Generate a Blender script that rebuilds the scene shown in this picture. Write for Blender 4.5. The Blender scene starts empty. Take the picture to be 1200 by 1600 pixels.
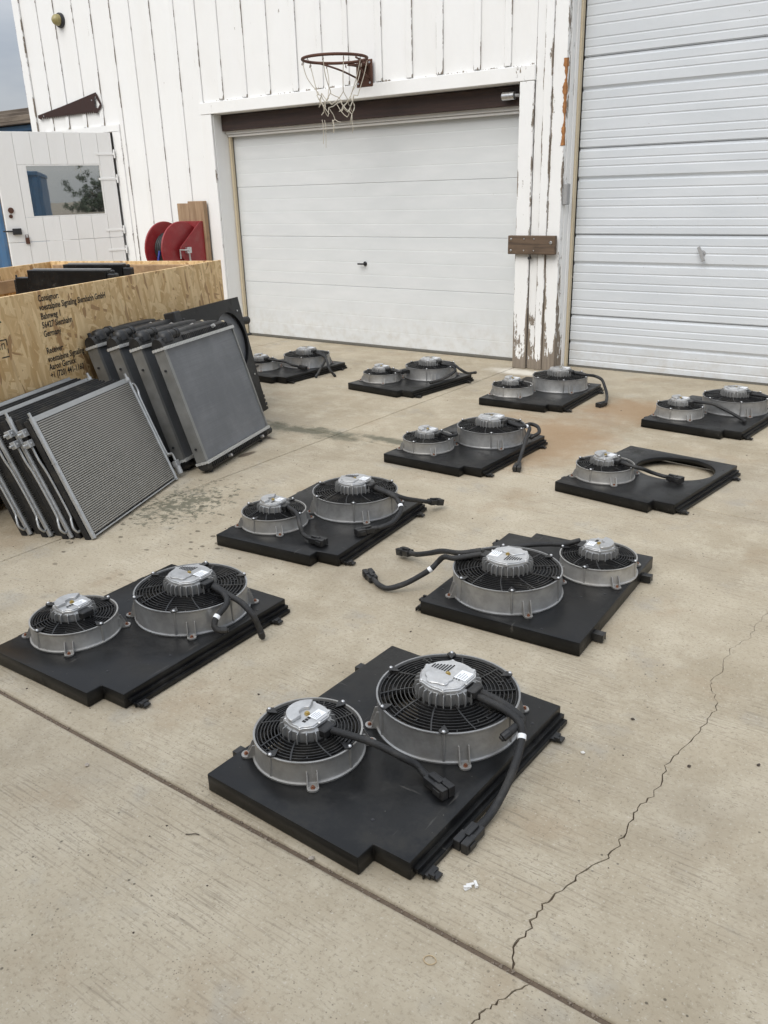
import bpy, bmesh, math, random
from mathutils import Matrix, Vector
R_ = math.radians
rnd = random.Random(7)
scene = bpy.context.scene
COL = scene.collection

# ------------------------------------------------------------------ camera
cam_d = bpy.data.cameras.new('camera')
cam_d.sensor_fit = 'VERTICAL'; cam_d.sensor_height = 36.0; cam_d.lens = 29.595
cam_d.clip_start = 0.05; cam_d.clip_end = 3000
cam = bpy.data.objects.new('camera', cam_d); COL.objects.link(cam)
_R = Vector((0.81191661, 0.58313314, -0.02733433)); _U = Vector((-0.18791887, 0.30540357, 0.9334962)); _F = Vector((-0.55270057, 0.75278443, -0.35754395))
cam.matrix_world = Matrix(((_R.x, _U.x, -_F.x, 0), (_R.y, _U.y, -_F.y, 0), (_R.z, _U.z, -_F.z, 1.5), (0, 0, 0, 1)))
scene.camera = cam
scene.cycles.max_bounces = 5; scene.cycles.diffuse_bounces = 3; scene.cycles.glossy_bounces = 2; scene.cycles.use_adaptive_sampling = True; scene.cycles.adaptive_threshold = 0.02

# ------------------------------------------------------------------ world / sun / exposure
SUN_EL, SUN_AZ = 44.0, 176.0          # azimuth measured clockwise from +Y (soft light from behind the camera)
w = bpy.data.worlds.new('World'); scene.world = w; w.use_nodes = True
nt = w.node_tree; nt.nodes.clear()
sky = nt.nodes.new('ShaderNodeTexSky'); sky.sky_type = 'NISHITA'; sky.sun_disc = False
sky.sun_elevation = R_(SUN_EL); sky.sun_rotation = R_(SUN_AZ); sky.air_density = 1.2; sky.dust_density = 2.5
tc = nt.nodes.new('ShaderNodeTexCoord')
mp = nt.nodes.new('ShaderNodeMapping'); mp.inputs['Scale'].default_value = (1.0, 1.0, 3.2); mp.inputs['Location'].default_value = (0.0, 0.0, 0.0)
nz = nt.nodes.new('ShaderNodeTexNoise'); nz.inputs['Scale'].default_value = 1.7; nz.inputs['Detail'].default_value = 6; nz.inputs['Roughness'].default_value = 0.55
rp = nt.nodes.new('ShaderNodeValToRGB')
rp.color_ramp.elements[0].position = 0.34; rp.color_ramp.elements[0].color = (5.4, 6.3, 7.8, 1)
rp.color_ramp.elements[1].position = 0.72; rp.color_ramp.elements[1].color = (12.5, 12.7, 12.9, 1)
mx = nt.nodes.new('ShaderNodeMix'); mx.data_type = 'RGBA'; mx.inputs[0].default_value = 0.93
bg = nt.nodes.new('ShaderNodeBackground'); bg.inputs['Strength'].default_value = 0.10
wo = nt.nodes.new('ShaderNodeOutputWorld')
L = nt.links.new
L(tc.outputs['Generated'], mp.inputs['Vector']); L(mp.outputs['Vector'], nz.inputs['Vector']); L(nz.outputs['Fac'], rp.inputs['Fac'])
# overcast luminance: the zenith is about three times as bright as the horizon
sx = nt.nodes.new('ShaderNodeSeparateXYZ'); L(tc.outputs['Generated'], sx.inputs[0])
mr = nt.nodes.new('ShaderNodeMapRange'); mr.inputs[1].default_value = 0.0; mr.inputs[2].default_value = 1.0; mr.inputs[3].default_value = 0.27; mr.inputs[4].default_value = 1.1; L(sx.outputs['Z'], mr.inputs[0])
sc0 = nt.nodes.new('ShaderNodeVectorMath'); sc0.operation = 'SCALE'; L(rp.outputs['Color'], sc0.inputs[0]); L(mr.outputs[0], sc0.inputs['Scale'])
L(sky.outputs['Color'], mx.inputs[6]); L(sc0.outputs[0], mx.inputs[7]); L(mx.outputs[2], bg.inputs['Color']); L(bg.outputs['Background'], wo.inputs['Surface'])
sun_d = bpy.data.lights.new('sun', 'SUN'); sun_d.energy = 1.5; sun_d.angle = R_(45); sun_d.color = (1.0, 0.96, 0.90)
sun = bpy.data.objects.new('sun', sun_d); COL.objects.link(sun)
_d = Vector((math.sin(R_(SUN_AZ)) * math.cos(R_(SUN_EL)), math.cos(R_(SUN_AZ)) * math.cos(R_(SUN_EL)), math.sin(R_(SUN_EL))))
sun.rotation_euler = _d.to_track_quat('Z', 'Y').to_euler()
vs = scene.view_settings; vs.view_transform = 'Standard'; vs.look = 'None'; vs.exposure = 0.62; vs.gamma = 1.0; vs.use_curve_mapping = False

# ------------------------------------------------------------------ node helpers
class Mat:
    def __init__(s, name):
        s.m = bpy.data.materials.new(name); s.m.use_nodes = True
        s.t = s.m.node_tree; s.b = s.t.nodes['Principled BSDF']; s._pos = None
    def node(s, typ, **k):
        n = s.t.nodes.new(typ)
        for a, v in k.items(): setattr(n, a, v)
        return n
    def put(s, sock, v):
        if isinstance(v, bpy.types.NodeSocket): s.t.links.new(v, sock)
        elif v is not None:
            if isinstance(v, tuple) and len(v) == 3 and sock.type == 'RGBA': v = v + (1,)
            sock.default_value = v
    def pos(s):
        if s._pos is None: s._pos = s.node('ShaderNodeNewGeometry').outputs['Position']
        return s._pos
    def gen(s): return s.node('ShaderNodeTexCoord').outputs['Generated']
    def objc(s): return s.node('ShaderNodeTexCoord').outputs['Object']
    def rand(s): return s.node('ShaderNodeObjectInfo').outputs['Random']
    def map(s, vec, scale=(1, 1, 1), loc=(0, 0, 0), rot=(0, 0, 0)):
        n = s.node('ShaderNodeMapping'); s.put(n.inputs['Vector'], vec)
        s.put(n.inputs['Scale'], scale); s.put(n.inputs['Location'], loc); n.inputs['Rotation'].default_value = rot
        return n.outputs['Vector']
    def noise(s, vec, scale, detail=4, rough=0.55, dist=0.0):
        n = s.node('ShaderNodeTexNoise'); s.put(n.inputs['Vector'], vec)
        n.inputs['Scale'].default_value = scale; n.inputs['Detail'].default_value = detail; n.inputs['Roughness'].default_value = rough; n.inputs['Distortion'].default_value = dist
        return n.outputs['Fac']
    def vor(s, vec, scale, feature='F1', out='Distance', rand=1.0):
        n = s.node('ShaderNodeTexVoronoi', feature=feature); s.put(n.inputs['Vector'], vec); n.inputs['Scale'].default_value = scale
        n.inputs['Randomness'].default_value = rand
        return n.outputs[out]
    def math(s, op, a, b=0.0, c=0.0, clamp=False):
        n = s.node('ShaderNodeMath', operation=op); n.use_clamp = clamp
        s.put(n.inputs[0], a); s.put(n.inputs[1], b); s.put(n.inputs[2], c)
        return n.outputs[0]
    def ramp(s, fac, a, b, lo=0.0, hi=1.0):
        n = s.node('ShaderNodeMapRange', interpolation_type='SMOOTHSTEP'); n.clamp = True
        s.put(n.inputs[0], fac); n.inputs[1].default_value = a; n.inputs[2].default_value = b; n.inputs[3].default_value = lo; n.inputs[4].default_value = hi
        return n.outputs[0]
    def mix(s, fac, a, b, blend='MIX'):
        n = s.node('ShaderNodeMix', data_type='RGBA', blend_type=blend); s.put(n.inputs[0], fac); s.put(n.inputs[6], a); s.put(n.inputs[7], b)
        return n.outputs[2]
    def sep(s, vec):
        n = s.node('ShaderNodeSeparateXYZ'); s.put(n.inputs[0], vec); return n.outputs
    def blob(s, c, r, warp=None, edge=(0.55, 1.0)):
        """soft elliptical patch on the ground plane round c, 1 inside"""
        v = s.map(s.pos(), scale=(1 / r[0], 1 / r[1], 0), loc=(-c[0] / r[0], -c[1] / r[1], 0))
        n = s.node('ShaderNodeVectorMath', operation='LENGTH'); s.put(n.inputs[0], v); d = n.outputs['Value']
        if warp is not None: d = s.math('ADD', d, warp)
        return s.ramp(d, edge[1], edge[0])
    def bump(s, h, strength=0.3, dist=0.01, prev=None):
        n = s.node('ShaderNodeBump'); s.put(n.inputs['Height'], h); n.inputs['Strength'].default_value = strength; n.inputs['Distance'].default_value = dist
        if prev is not None: s.put(n.inputs['Normal'], prev)
        return n.outputs['Normal']
    def done(s, color=None, rough=None, metal=None, normal=None, **k):
        s.put(s.b.inputs['Base Color'], color); s.put(s.b.inputs['Roughness'], rough); s.put(s.b.inputs['Metallic'], metal)
        if normal is not None: s.put(s.b.inputs['Normal'], normal)
        for a, v in k.items(): s.put(s.b.inputs[a.replace('_', ' ')], v)
        return s.m

def simple(name, col, rough=0.5, metal=0.0, var=0.12, scale=40, bump=0.0, bscale=200, dust=0.0, dustcol=(0.35, 0.32, 0.27)):
    m = Mat(name); n = m.noise(m.objc(), scale, 5)
    f = m.math('ADD', m.math('MULTIPLY', m.math('SUBTRACT', n, 0.5), var * 2), 1.0)
    vm = m.node('ShaderNodeVectorMath', operation='SCALE'); vm.inputs[0].default_value = col; m.put(vm.inputs['Scale'], f)
    c = vm.outputs[0]
    rg = m.ramp(n, 0.3, 0.7, rough - 0.07, rough + 0.09)
    if dust > 0:
        d = m.math('MULTIPLY', m.ramp(m.noise(m.pos(), 9, 6, 0.7), 0.45, 0.75), dust)
        c = m.mix(d, c, dustcol)
    nr = m.bump(m.noise(m.objc(), bscale, 3), bump, 0.002) if bump else None
    return m.done(c, rg, metal, nr)

# ------------------------------------------------------------------ materials
def concrete_material():
    m = Mat('concrete'); P = m.pos()
    big = m.noise(P, 0.9, 3, 0.6); mid = m.noise(P, 5.0, 5, 0.7); fine = m.noise(P, 75, 3, 0.75)
    broom = m.noise(m.map(P, scale=(7, 170, 1)), 1.0, 2, 0.6)
    broomzone = m.ramp(m.noise(P, 1.7, 3), 0.40, 0.62)
    c = m.mix(m.ramp(big, 0.3, 0.72), (0.342, 0.288, 0.205), (0.457, 0.396, 0.297))
    c = m.mix(m.ramp(mid, 0.40, 0.72, 0, 0.6), c, (0.535, 0.475, 0.367))
    c = m.mix(m.ramp(m.noise(P, 2.3, 4, 0.65), 0.54, 0.72, 0, 0.5), c, (0.335, 0.255, 0.168))
    c = m.mix(m.ramp(m.noise(m.map(P, loc=(9, 4, 0)), 3.1, 4, 0.65), 0.56, 0.72, 0, 0.5), c, (0.33, 0.312, 0.275))
    c = m.mix(m.math('MULTIPLY', m.ramp(broom, 0.50, 0.70), m.math('MULTIPLY', broomzone, 0.46)), c, (0.155, 0.128, 0.095))
    c = m.mix(m.ramp(fine, 0.50, 0.72, 0, 0.42), c, (0.165, 0.132, 0.085))
    c = m.mix(m.ramp(m.noise(m.map(P, loc=(1, 2, 0)), 120, 2, 0.6), 0.60, 0.72, 0, 0.45), c, (0.56, 0.52, 0.44))
    c = m.mix(m.ramp(m.noise(m.map(P, loc=(2, 6, 0)), 0.55, 4, 0.6), 0.50, 0.70, 0, 0.35), c, (0.235, 0.205, 0.165))
    dash = m.math('MULTIPLY', m.ramp(m.noise(m.map(P, scale=(55, 210, 1)), 1.0, 2, 0.5), 0.62, 0.68), m.ramp(mid, 0.42, 0.62))
    c = m.mix(m.math('MULTIPLY', dash, 0.5), c, (0.12, 0.10, 0.075))
    # small dark pits and specks of aggregate
    v = m.vor(P, 95); sparse = m.ramp(m.noise(P, 13, 2), 0.46, 0.60)
    pit = m.math('MULTIPLY', m.ramp(v, 0.20, 0.10), sparse)
    c = m.mix(m.math('MULTIPLY', pit, 0.62), c, (0.075, 0.062, 0.046))
    v2 = m.vor(m.map(P, loc=(3, 7, 1)), 34); sp2 = m.ramp(m.noise(m.map(P, loc=(5, 1, 2)), 5, 2), 0.52, 0.62)
    c = m.mix(m.math('MULTIPLY', m.math('MULTIPLY', m.ramp(v2, 0.14, 0.08), sp2), 0.75), c, (0.06, 0.05, 0.038))
    # rust wash between the panels on the right, leaning with the runoff
    wp = m.math('MULTIPLY', m.math('SUBTRACT', m.noise(P, 2.2, 5, 0.7), 0.5), 1.7)
    rust = m.blob((-2.25, 4.75), (0.62, 1.05), wp, (0.2, 1.0)); rust2 = m.blob((-1.9, 5.65), (0.6, 0.5), wp, (0.3, 1.0))
    rs = m.math('MULTIPLY', m.math('MAXIMUM', rust, rust2), 0.62)
    c = m.mix(rs, c, (0.28, 0.165, 0.078))
    # pale paint dust by the post
    c = m.mix(m.math('MULTIPLY', m.blob((-3.3, 6.52), (0.42, 0.17), wp, (0.3, 1.0)), 0.85), c, (0.70, 0.66, 0.58))
    # coolant drips: green-grey wash along the joint and splashes round the condensers
    n7 = m.noise(P, 7, 5, 0.75); wp2 = m.math('MULTIPLY', m.math('SUBTRACT', n7, 0.5), 2.4)
    wash = m.blob((-3.62, 4.13), (0.66, 0.13), wp2, (0.2, 1.0)); wash2 = m.blob((-2.95, 4.22), (0.6, 0.07), wp2, (0.2, 1.0))
    n26 = m.noise(P, 24, 4, 0.72)
    spl = m.blob((-3.28, 2.70), (0.34, 0.48), m.math('MULTIPLY', m.math('SUBTRACT', n26, 0.5), 4.2), (0.1, 0.6))
    c = m.mix(m.math('MULTIPLY', m.math('MAXIMUM', m.math('MAXIMUM', wash, wash2), spl), 0.78), c, (0.088, 0.090, 0.062))
    dk = m.vor(m.map(P, scale=(1, 1.4, 1)), 11); zone = m.blob((-3.1, 2.5), (1.1, 1.2), wp, (0.2, 1.0))
    drip = m.math('MULTIPLY', m.ramp(m.math('ADD', dk, m.math('MULTIPLY', n26, 0.30)), 0.34, 0.27), zone)
    c = m.mix(m.math('MULTIPLY', drip, 0.75), c, (0.085, 0.07, 0.048))
    pud = m.math('MAXIMUM', m.blob((-3.86, 3.86), (0.20, 0.045), m.math('MULTIPLY', wp2, 0.35)), m.blob((-3.62, 3.52), (0.035, 0.09), m.math('MULTIPLY', wp2, 0.35)))
    c = m.mix(m.math('MULTIPLY', pud, 0.85), c, (0.085, 0.062, 0.042))
    rough = m.mix(pud, (0.86, 0.86, 0.86), (0.55, 0.55, 0.55))
    h = m.math('ADD', m.math('MULTIPLY', broom, m.math('MULTIPLY', broomzone, 1.0)), m.math('MULTIPLY', fine, 1.1))
    return m.done(c, rough, 0.0, m.bump(h, 0.45, 0.004), Specular_IOR_Level=0.25)

def paint_material(name, peel=0.0, base=0.0, edge=0.0, ends=False, col=(0.83, 0.83, 0.82)):
    """old white paint on boards; bare grey-brown wood shows where it has flaked off"""
    m = Mat(name); P = m.pos(); r = m.rand()
    ov = m.node('ShaderNodeCombineXYZ'); m.put(ov.inputs[0], m.math('MULTIPLY', r, 17.0)); m.put(ov.inputs[2], m.math('MULTIPLY', r, 31.0))
    va = m.node('ShaderNodeVectorMath', operation='ADD'); m.put(va.inputs[0], P); m.put(va.inputs[1], ov.outputs[0]); Q = va.outputs[0]
    grain = m.noise(m.map(Q, scale=(60, 60, 3.0)), 1.0, 5, 0.6)
    flake = m.noise(m.map(Q, scale=(9, 9, 2.6)), 1.0, 6, 0.74)
    flake = m.math('ADD', flake, m.math('MULTIPLY', m.math('SUBTRACT', grain, 0.5), 0.22))
    thr = m.math('ADD', flake, peel)
    if edge:
        g = m.sep(m.gen()); e = m.math('ABSOLUTE', m.math('SUBTRACT', g[0], 0.5))
        thr = m.math('ADD', thr, m.ramp(e, 0.34, 0.5, 0.0, edge))
    if ends:
        gz = m.sep(m.gen())[2]; thr = m.math('ADD', thr, m.ramp(gz, 0.022, 0.0, 0.0, 0.20))
    if base:
        z = m.sep(P)[2]
        thr = m.math('ADD', thr, m.ramp(z, 0.75, 0.0, 0.0, base))
        thr = m.math('ADD', thr, m.ramp(z, 0.12, 0.0, 0.0, base * 1.3))
    mask = m.ramp(thr, 0.745, 0.765)
    tint = m.mix(m.ramp(m.noise(m.map(Q, scale=(3, 3, 0.7)), 1.0, 4), 0.4, 0.75, 0, 0.35), col, (0.77, 0.755, 0.72))
    tint = m.mix(m.math('MULTIPLY', r, 0.14), tint, (0.72, 0.71, 0.69))
    crack = m.ramp(m.noise(m.map(Q, scale=(150, 150, 6)), 1.0, 4, 0.7), 0.66, 0.72, 0, 0.22)
    tint = m.mix(crack, tint, (0.42, 0.37, 0.31))
    wood = m.mix(grain, (0.115, 0.092, 0.072), (0.32, 0.27, 0.215))
    c = m.mix(mask, tint, wood)
    h = m.math('ADD', m.math('MULTIPLY', m.math('SUBTRACT', 1.0, mask), 1.0), m.math('MULTIPLY', grain, 0.5))
    h = m.math('ADD', h, m.math('MULTIPLY', m.noise(m.map(Q, scale=(14, 14, 5)), 1.0, 3), 1.6))
    return m.done(c, m.ramp(mask, 0, 1, 0.5, 0.85), 0.0, m.bump(h, 0.45, 0.006))

def wood_material(name, a, b, scale=(1.6, 30, 30), rough=0.75, axis='gen'):
    m = Mat(name); V = m.objc()
    n = m.noise(m.map(V, scale=scale), 1.0, 6, 0.65, 0.6); n2 = m.noise(V, 6, 4)
    c = m.mix(m.ramp(n, 0.3, 0.7), a, b)
    c = m.mix(m.ramp(n2, 0.5, 0.8, 0, 0.5), c, tuple(x * 0.55 for x in a))
    return m.done(c, rough, 0.0, m.bump(n, 0.4, 0.004))

def osb_material():
    m = Mat('strand_board'); V = m.objc(); c = (0.50, 0.335, 0.165); hsum = None
    for i, (ang, sx, sy, lo) in enumerate(((80, 7, 34, 0.0), (125, 8, 38, 0.34), (52, 8, 36, 0.42), (-20, 8, 40, 0.62), (98, 9, 42, 0.50))):
        v = m.map(V, loc=(i * 3.7, i * 1.9, i * 2.3), rot=(0, R_(ang), 0))
        wv = m.noise(v, 5, 2); vv = m.node('ShaderNodeVectorMath', operation='ADD'); m.put(vv.inputs[0], m.map(v, scale=(sx, 6, sy)))
        cx = m.node('ShaderNodeCombineXYZ'); m.put(cx.inputs[0], m.math('MULTIPLY', wv, 2.0)); m.put(cx.inputs[2], m.math('MULTIPLY', wv, 1.5)); m.put(vv.inputs[1], cx.outputs[0])
        n = m.node('ShaderNodeTexVoronoi', feature='F1'); m.put(n.inputs['Vector'], vv.outputs[0]); n.inputs['Scale'].default_value = 1.0
        s = m.sep(n.outputs['Color'])
        lit = m.mix(s[0], (0.56, 0.355, 0.150), (0.82, 0.61, 0.335))
        lit = m.mix(m.ramp(s[2], 0.88, 0.93), lit, (0.40, 0.235, 0.105))
        gr = m.noise(m.map(v, scale=(6, 6, 160)), 1.0, 3)
        lit = m.mix(m.ramp(gr, 0.45, 0.7, 0, 0.25), lit, (0.36, 0.22, 0.10))
        keep = m.ramp(s[1], lo, lo + 0.01) if i else 1.0
        c = m.mix(keep, c, lit)
        hh = m.math('MULTIPLY', s[0], keep) if i else s[0]
        hsum = hh if hsum is None else m.math('MAXIMUM', hsum, hh)
    return m.done(c, 0.62, 0.0, m.bump(hsum, 0.35, 0.003))

def galv_door_material():
    m = Mat('pale_grey_steel'); P = m.pos()
    n = m.noise(m.map(P, scale=(1.2, 1, 5)), 1.0, 5, 0.6); s = m.noise(m.map(P, scale=(40, 1, 3)), 1.0, 4, 0.6)
    c = m.mix(m.ramp(n, 0.3, 0.75), (0.565, 0.595, 0.625), (0.625, 0.652, 0.68))
    z = m.sep(P)[2]
    dirt = m.math('MULTIPLY', m.ramp(z, 0.34, 0.0), m.ramp(m.noise(P, 9, 6, 0.7), 0.35, 0.7))
    c = m.mix(m.math('MULTIPLY', dirt, 0.45), c, (0.40, 0.36, 0.30))
    c = m.mix(m.ramp(s, 0.6, 0.8, 0, 0.12), c, (0.40, 0.41, 0.43))
    c = m.mix(m.ramp(m.vor(P, 9), 0.035, 0.02, 0, 0.6), c, (0.2, 0.17, 0.14))
    return m.done(c, 0.42, 0.0, m.bump(m.noise(m.map(P, scale=(1.5, 1, 3)), 1.0, 3), 0.12, 0.02))

def white_door_material():
    m = Mat('white_door_steel'); P = m.pos()
    n = m.noise(m.map(P, scale=(2, 1, 7)), 1.0, 5, 0.6)
    c = m.mix(m.ramp(n, 0.35, 0.75), (0.625, 0.645, 0.65), (0.675, 0.69, 0.695))
    z = m.sep(P)[2]
    dirt = m.math('MULTIPLY', m.ramp(z, 0.55, 0.0), m.ramp(m.noise(P, 11, 6, 0.7), 0.38, 0.72))
    c = m.mix(m.math('MULTIPLY', dirt, 0.38), c, (0.42, 0.38, 0.31))
    c = m.mix(m.ramp(m.vor(P, 7), 0.03, 0.015, 0, 0.5), c, (0.25, 0.22, 0.18))
    return m.done(c, 0.45, 0.0, m.bump(m.noise(m.map(P, scale=(2, 2, 2)), 1.0, 2), 0.1, 0.01))

def shroud_material():
    m = Mat('black_powder_coat'); P = m.pos(); r = m.rand()
    d = m.ramp(m.noise(P, 7, 6, 0.72), 0.44, 0.76)
    sc = m.ramp(m.noise(m.map(P, scale=(30, 3, 20), rot=(0, 0, 0.6)), 1.0, 4, 0.6), 0.67, 0.72); sc2 = m.ramp(m.noise(m.map(P, scale=(4, 44, 20), rot=(0, 0, -0.4)), 1.0, 4, 0.6), 0.68, 0.72)
    amt = m.math('ADD', 0.05, m.math('MULTIPLY', r, 0.15))
    c = m.mix(m.math('MULTIPLY', d, amt), (0.0060, 0.0062, 0.0066), (0.13, 0.122, 0.105))
    c = m.mix(m.math('MULTIPLY', m.math('MAXIMUM', sc, sc2), 0.14), c, (0.28, 0.265, 0.24))
    c = m.mix(m.ramp(m.vor(P, 30), 0.05, 0.03, 0, 0.35), c, (0.30, 0.28, 0.24))
    h = m.math('ADD', m.math('MULTIPLY', m.noise(P, 420, 2), 0.08), m.noise(P, 5, 2))
    return m.done(c, m.ramp(d, 0, 1, 0.36, 0.66), 0.0, m.bump(h, 0.10, 0.02), Specular_IOR_Level=0.30)

def cast_material(name, a, b, metal=0.75, rough=0.45):
    m = Mat(name); V = m.pos(); n = m.noise(V, 22, 5, 0.65); n2 = m.noise(V, 6, 5, 0.65); r = m.rand()
    c = m.mix(m.ramp(n, 0.3, 0.7), a, b); c = m.mix(m.ramp(n2, 0.48, 0.75, 0, 0.45), c, (0.20, 0.18, 0.152))
    c = m.mix(m.math('MULTIPLY', r, 0.35), c, tuple(x * 0.62 for x in a))
    c = m.mix(m.ramp(m.noise(m.map(V, scale=(40, 40, 8)), 1.0, 4, 0.7), 0.66, 0.72, 0, 0.4), c, (0.55, 0.54, 0.52))
    return m.done(c, m.ramp(n2, 0.3, 0.7, rough - 0.06, rough + 0.14), metal, m.bump(m.noise(V, 300, 2), 0.15, 0.001))

M = {}
M['concrete'] = concrete_material()
M['dirt'] = simple('joint_dirt', (0.125, 0.092, 0.064), 0.95, 0, 0.5, 120, 0.6, 260)
M['ground'] = simple('gravel_yard', (0.21, 0.18, 0.14), 0.95, 0, 0.35, 14, 0.5, 60)
M['paint'] = paint_material('white_board_paint', 0.045, 0.05, 0.0, True)
M['batten'] = paint_material('white_batten_paint', 0.0, 0.05, 0.235, True)
M['post'] = paint_material('peeling_post_paint', 0.10, 0.19, 0.15)
M['postside'] = paint_material('peeling_side_paint', 0.11, 0.17)
M['jamb'] = paint_material('white_jamb_paint', 0.0, 0.08, 0.0, False, (0.84, 0.84, 0.83))
M['trim'] = paint_material('white_trim_paint', -0.04, 0.10, 0.2, False, (0.84, 0.84, 0.83))
M['doorpaint'] = paint_material('white_plank_paint', 0.03, 0.0)
M['barewood'] = wood_material('weathered_wood', (0.062, 0.042, 0.028), (0.15, 0.10, 0.064), (2, 30, 30))
M['newwood'] = wood_material('brown_plank', (0.26, 0.165, 0.095), (0.40, 0.275, 0.17), (30, 30, 2))
M['crossbeam'] = wood_material('dark_stained_beam', (0.026, 0.0145, 0.0115), (0.048, 0.024, 0.018), (1.2, 20, 34), 0.6)
M['crateframe'] = wood_material('crate_lumber', (0.30, 0.19, 0.10), (0.44, 0.30, 0.17), (2, 28, 28))
M['osb'] = osb_material()
M['ink'] = simple('stencil_ink', (0.022, 0.02, 0.018), 0.8, 0, 0.4, 60)
M['whitedoor'] = white_door_material(); M['steeldoor'] = galv_door_material()
M['cream'] = simple('cream_vinyl', (0.56, 0.48, 0.34), 0.6, 0, 0.12, 12)
M['rubber'] = simple('grey_rubber', (0.12, 0.115, 0.10), 0.8, 0, 0.3, 20)
M['shroud'] = shroud_material()
M['cast'] = cast_material('cast_aluminium', (0.30, 0.30, 0.297), (0.40, 0.40, 0.396), 0.7, 0.40)
M['castwarm'] = cast_material('small_ring_aluminium', (0.37, 0.36, 0.34), (0.48, 0.47, 0.447), 0.65, 0.42)
M['castlight'] = cast_material('machined_aluminium', (0.52, 0.52, 0.515), (0.68, 0.68, 0.675), 0.65, 0.38)
M['castdark'] = cast_material('finned_aluminium', (0.30, 0.30, 0.295), (0.40, 0.40, 0.395), 0.6, 0.45)
M['plastic'] = simple('black_plastic', (0.013, 0.013, 0.0135), 0.42, 0, 0.25, 60, 0.15, 300, 0.10)
M['grille'] = simple('black_grille', (0.014, 0.014, 0.0145), 0.38, 0, 0.2, 50, 0, 0, 0.12)
M['blade'] = simple('fan_blade', (0.010, 0.010, 0.0105), 0.5, 0, 0.2, 40, 0, 0, 0.15)
M['sleeve'] = simple('braided_sleeve', (0.016, 0.016, 0.0165), 0.62, 0, 0.4, 500, 0.6, 900, 0.12)
M['sticker'] = simple('white_label', (0.82, 0.83, 0.84), 0.5, 0, 0.06, 60)
M['stickerprint'] = simple('grey_label_print', (0.36, 0.37, 0.39), 0.5, 0, 0.1, 60)
M['brass'] = simple('brass_bolt', (0.48, 0.36, 0.14), 0.4, 0.9, 0.2, 90)
M['copper'] = simple('copper_rivet', (0.30, 0.14, 0.085), 0.45, 0.8, 0.3, 90)
M['steel'] = simple('bright_steel', (0.58, 0.58, 0.58), 0.35, 0.9, 0.2, 60)
M['alu'] = simple('aluminium_tube', (0.50, 0.505, 0.50), 0.42, 0.6, 0.18, 30, 0.1, 120)
M['alufin'] = simple('aluminium_fins', (0.46, 0.445, 0.41), 0.45, 0.8, 0.25, 16)
M['fin'] = simple('fin_pack', (0.12, 0.112, 0.095), 0.7, 0.3, 0.5, 260, 0.5, 700)
M['crimp'] = simple('crimped_aluminium', (0.60, 0.60, 0.58), 0.45, 0.5, 0.2, 60)
M['sideplate'] = simple('stained_side_plate', (0.27, 0.27, 0.26), 0.42, 0.55, 0.45, 9, 0.15, 60, 0.35, (0.22, 0.20, 0.16))
M['core'] = None
M['tankblack'] = simple('radiator_tank_plastic', (0.012, 0.0122, 0.0128), 0.45, 0, 0.3, 30, 0.15, 150, 0.07)
M['tray'] = simple('black_foam_tray', (0.013, 0.0125, 0.012), 0.75, 0, 0.5, 12, 0.2, 120, 0.35, (0.10, 0.085, 0.06))
M['reel'] = simple('red_reel_paint', (0.25, 0.018, 0.022), 0.42, 0, 0.18, 14, 0, 0, 0.10)
M['hose'] = simple('black_hose', (0.02, 0.021, 0.022), 0.5, 0, 0.2, 50)
M['blueend'] = simple('blue_hose_end', (0.02, 0.035, 0.24), 0.45)
M['rust'] = simple('rusty_iron', (0.095, 0.042, 0.027), 0.75, 0.2, 0.55, 26, 0.5, 160)
M['rustdark'] = simple('dark_rusty_blade', (0.040, 0.019, 0.016), 0.7, 0.2, 0.45, 20, 0.4, 120)
M['net'] = simple('dirty_cord', (0.50, 0.46, 0.38), 0.85, 0, 0.2, 60)
M['blue'] = simple('faded_blue_steel', (0.055, 0.135, 0.25), 0.55, 0, 0.3, 4, 0, 0, 0.35, (0.15, 0.16, 0.17))
M['oldboard'] = wood_material('grey_old_board', (0.085, 0.065, 0.05), (0.19, 0.155, 0.12), (1.2, 14, 14), 0.9)
M['foam'] = simple('orange_foam', (0.34, 0.15, 0.05), 0.8, 0, 0.8, 45, 0.5, 60)
M['greybox'] = simple('grey_plastic', (0.31, 0.31, 0.31), 0.5, 0, 0.1, 30)
M['lampglass'] = simple('yellowed_glass', (0.30, 0.255, 0.11), 0.3, 0, 0.2, 20)
M['darkmetal'] = simple('dark_metal', (0.045, 0.045, 0.048), 0.45, 0.5, 0.3, 40)
M['dark'] = simple('dark_interior', (0.02, 0.019, 0.018), 0.9)
M['stone'] = simple('pale_stone', (0.42, 0.37, 0.31), 0.85, 0, 0.4, 90, 0.6, 200)
M['jointstone'] = simple('joint_gravel', (0.23, 0.185, 0.14), 0.9, 0, 0.6, 300)
M['whitechip'] = simple('white_paint_chip', (0.75, 0.74, 0.71), 0.7, 0, 0.1, 60)
M['grit'] = simple('dark_grit', (0.07, 0.055, 0.042), 0.9, 0, 0.5, 200)
M['band'] = simple('tan_rubber_band', (0.52, 0.40, 0.24), 0.6, 0, 0.1, 60)
M['bark'] = simple('bark', (0.09, 0.065, 0.045), 0.9, 0, 0.3, 20, 0.6, 30)
M['leaf'] = simple('leaf', (0.028, 0.048, 0.016), 0.6, 0, 0.5, 2)
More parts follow.
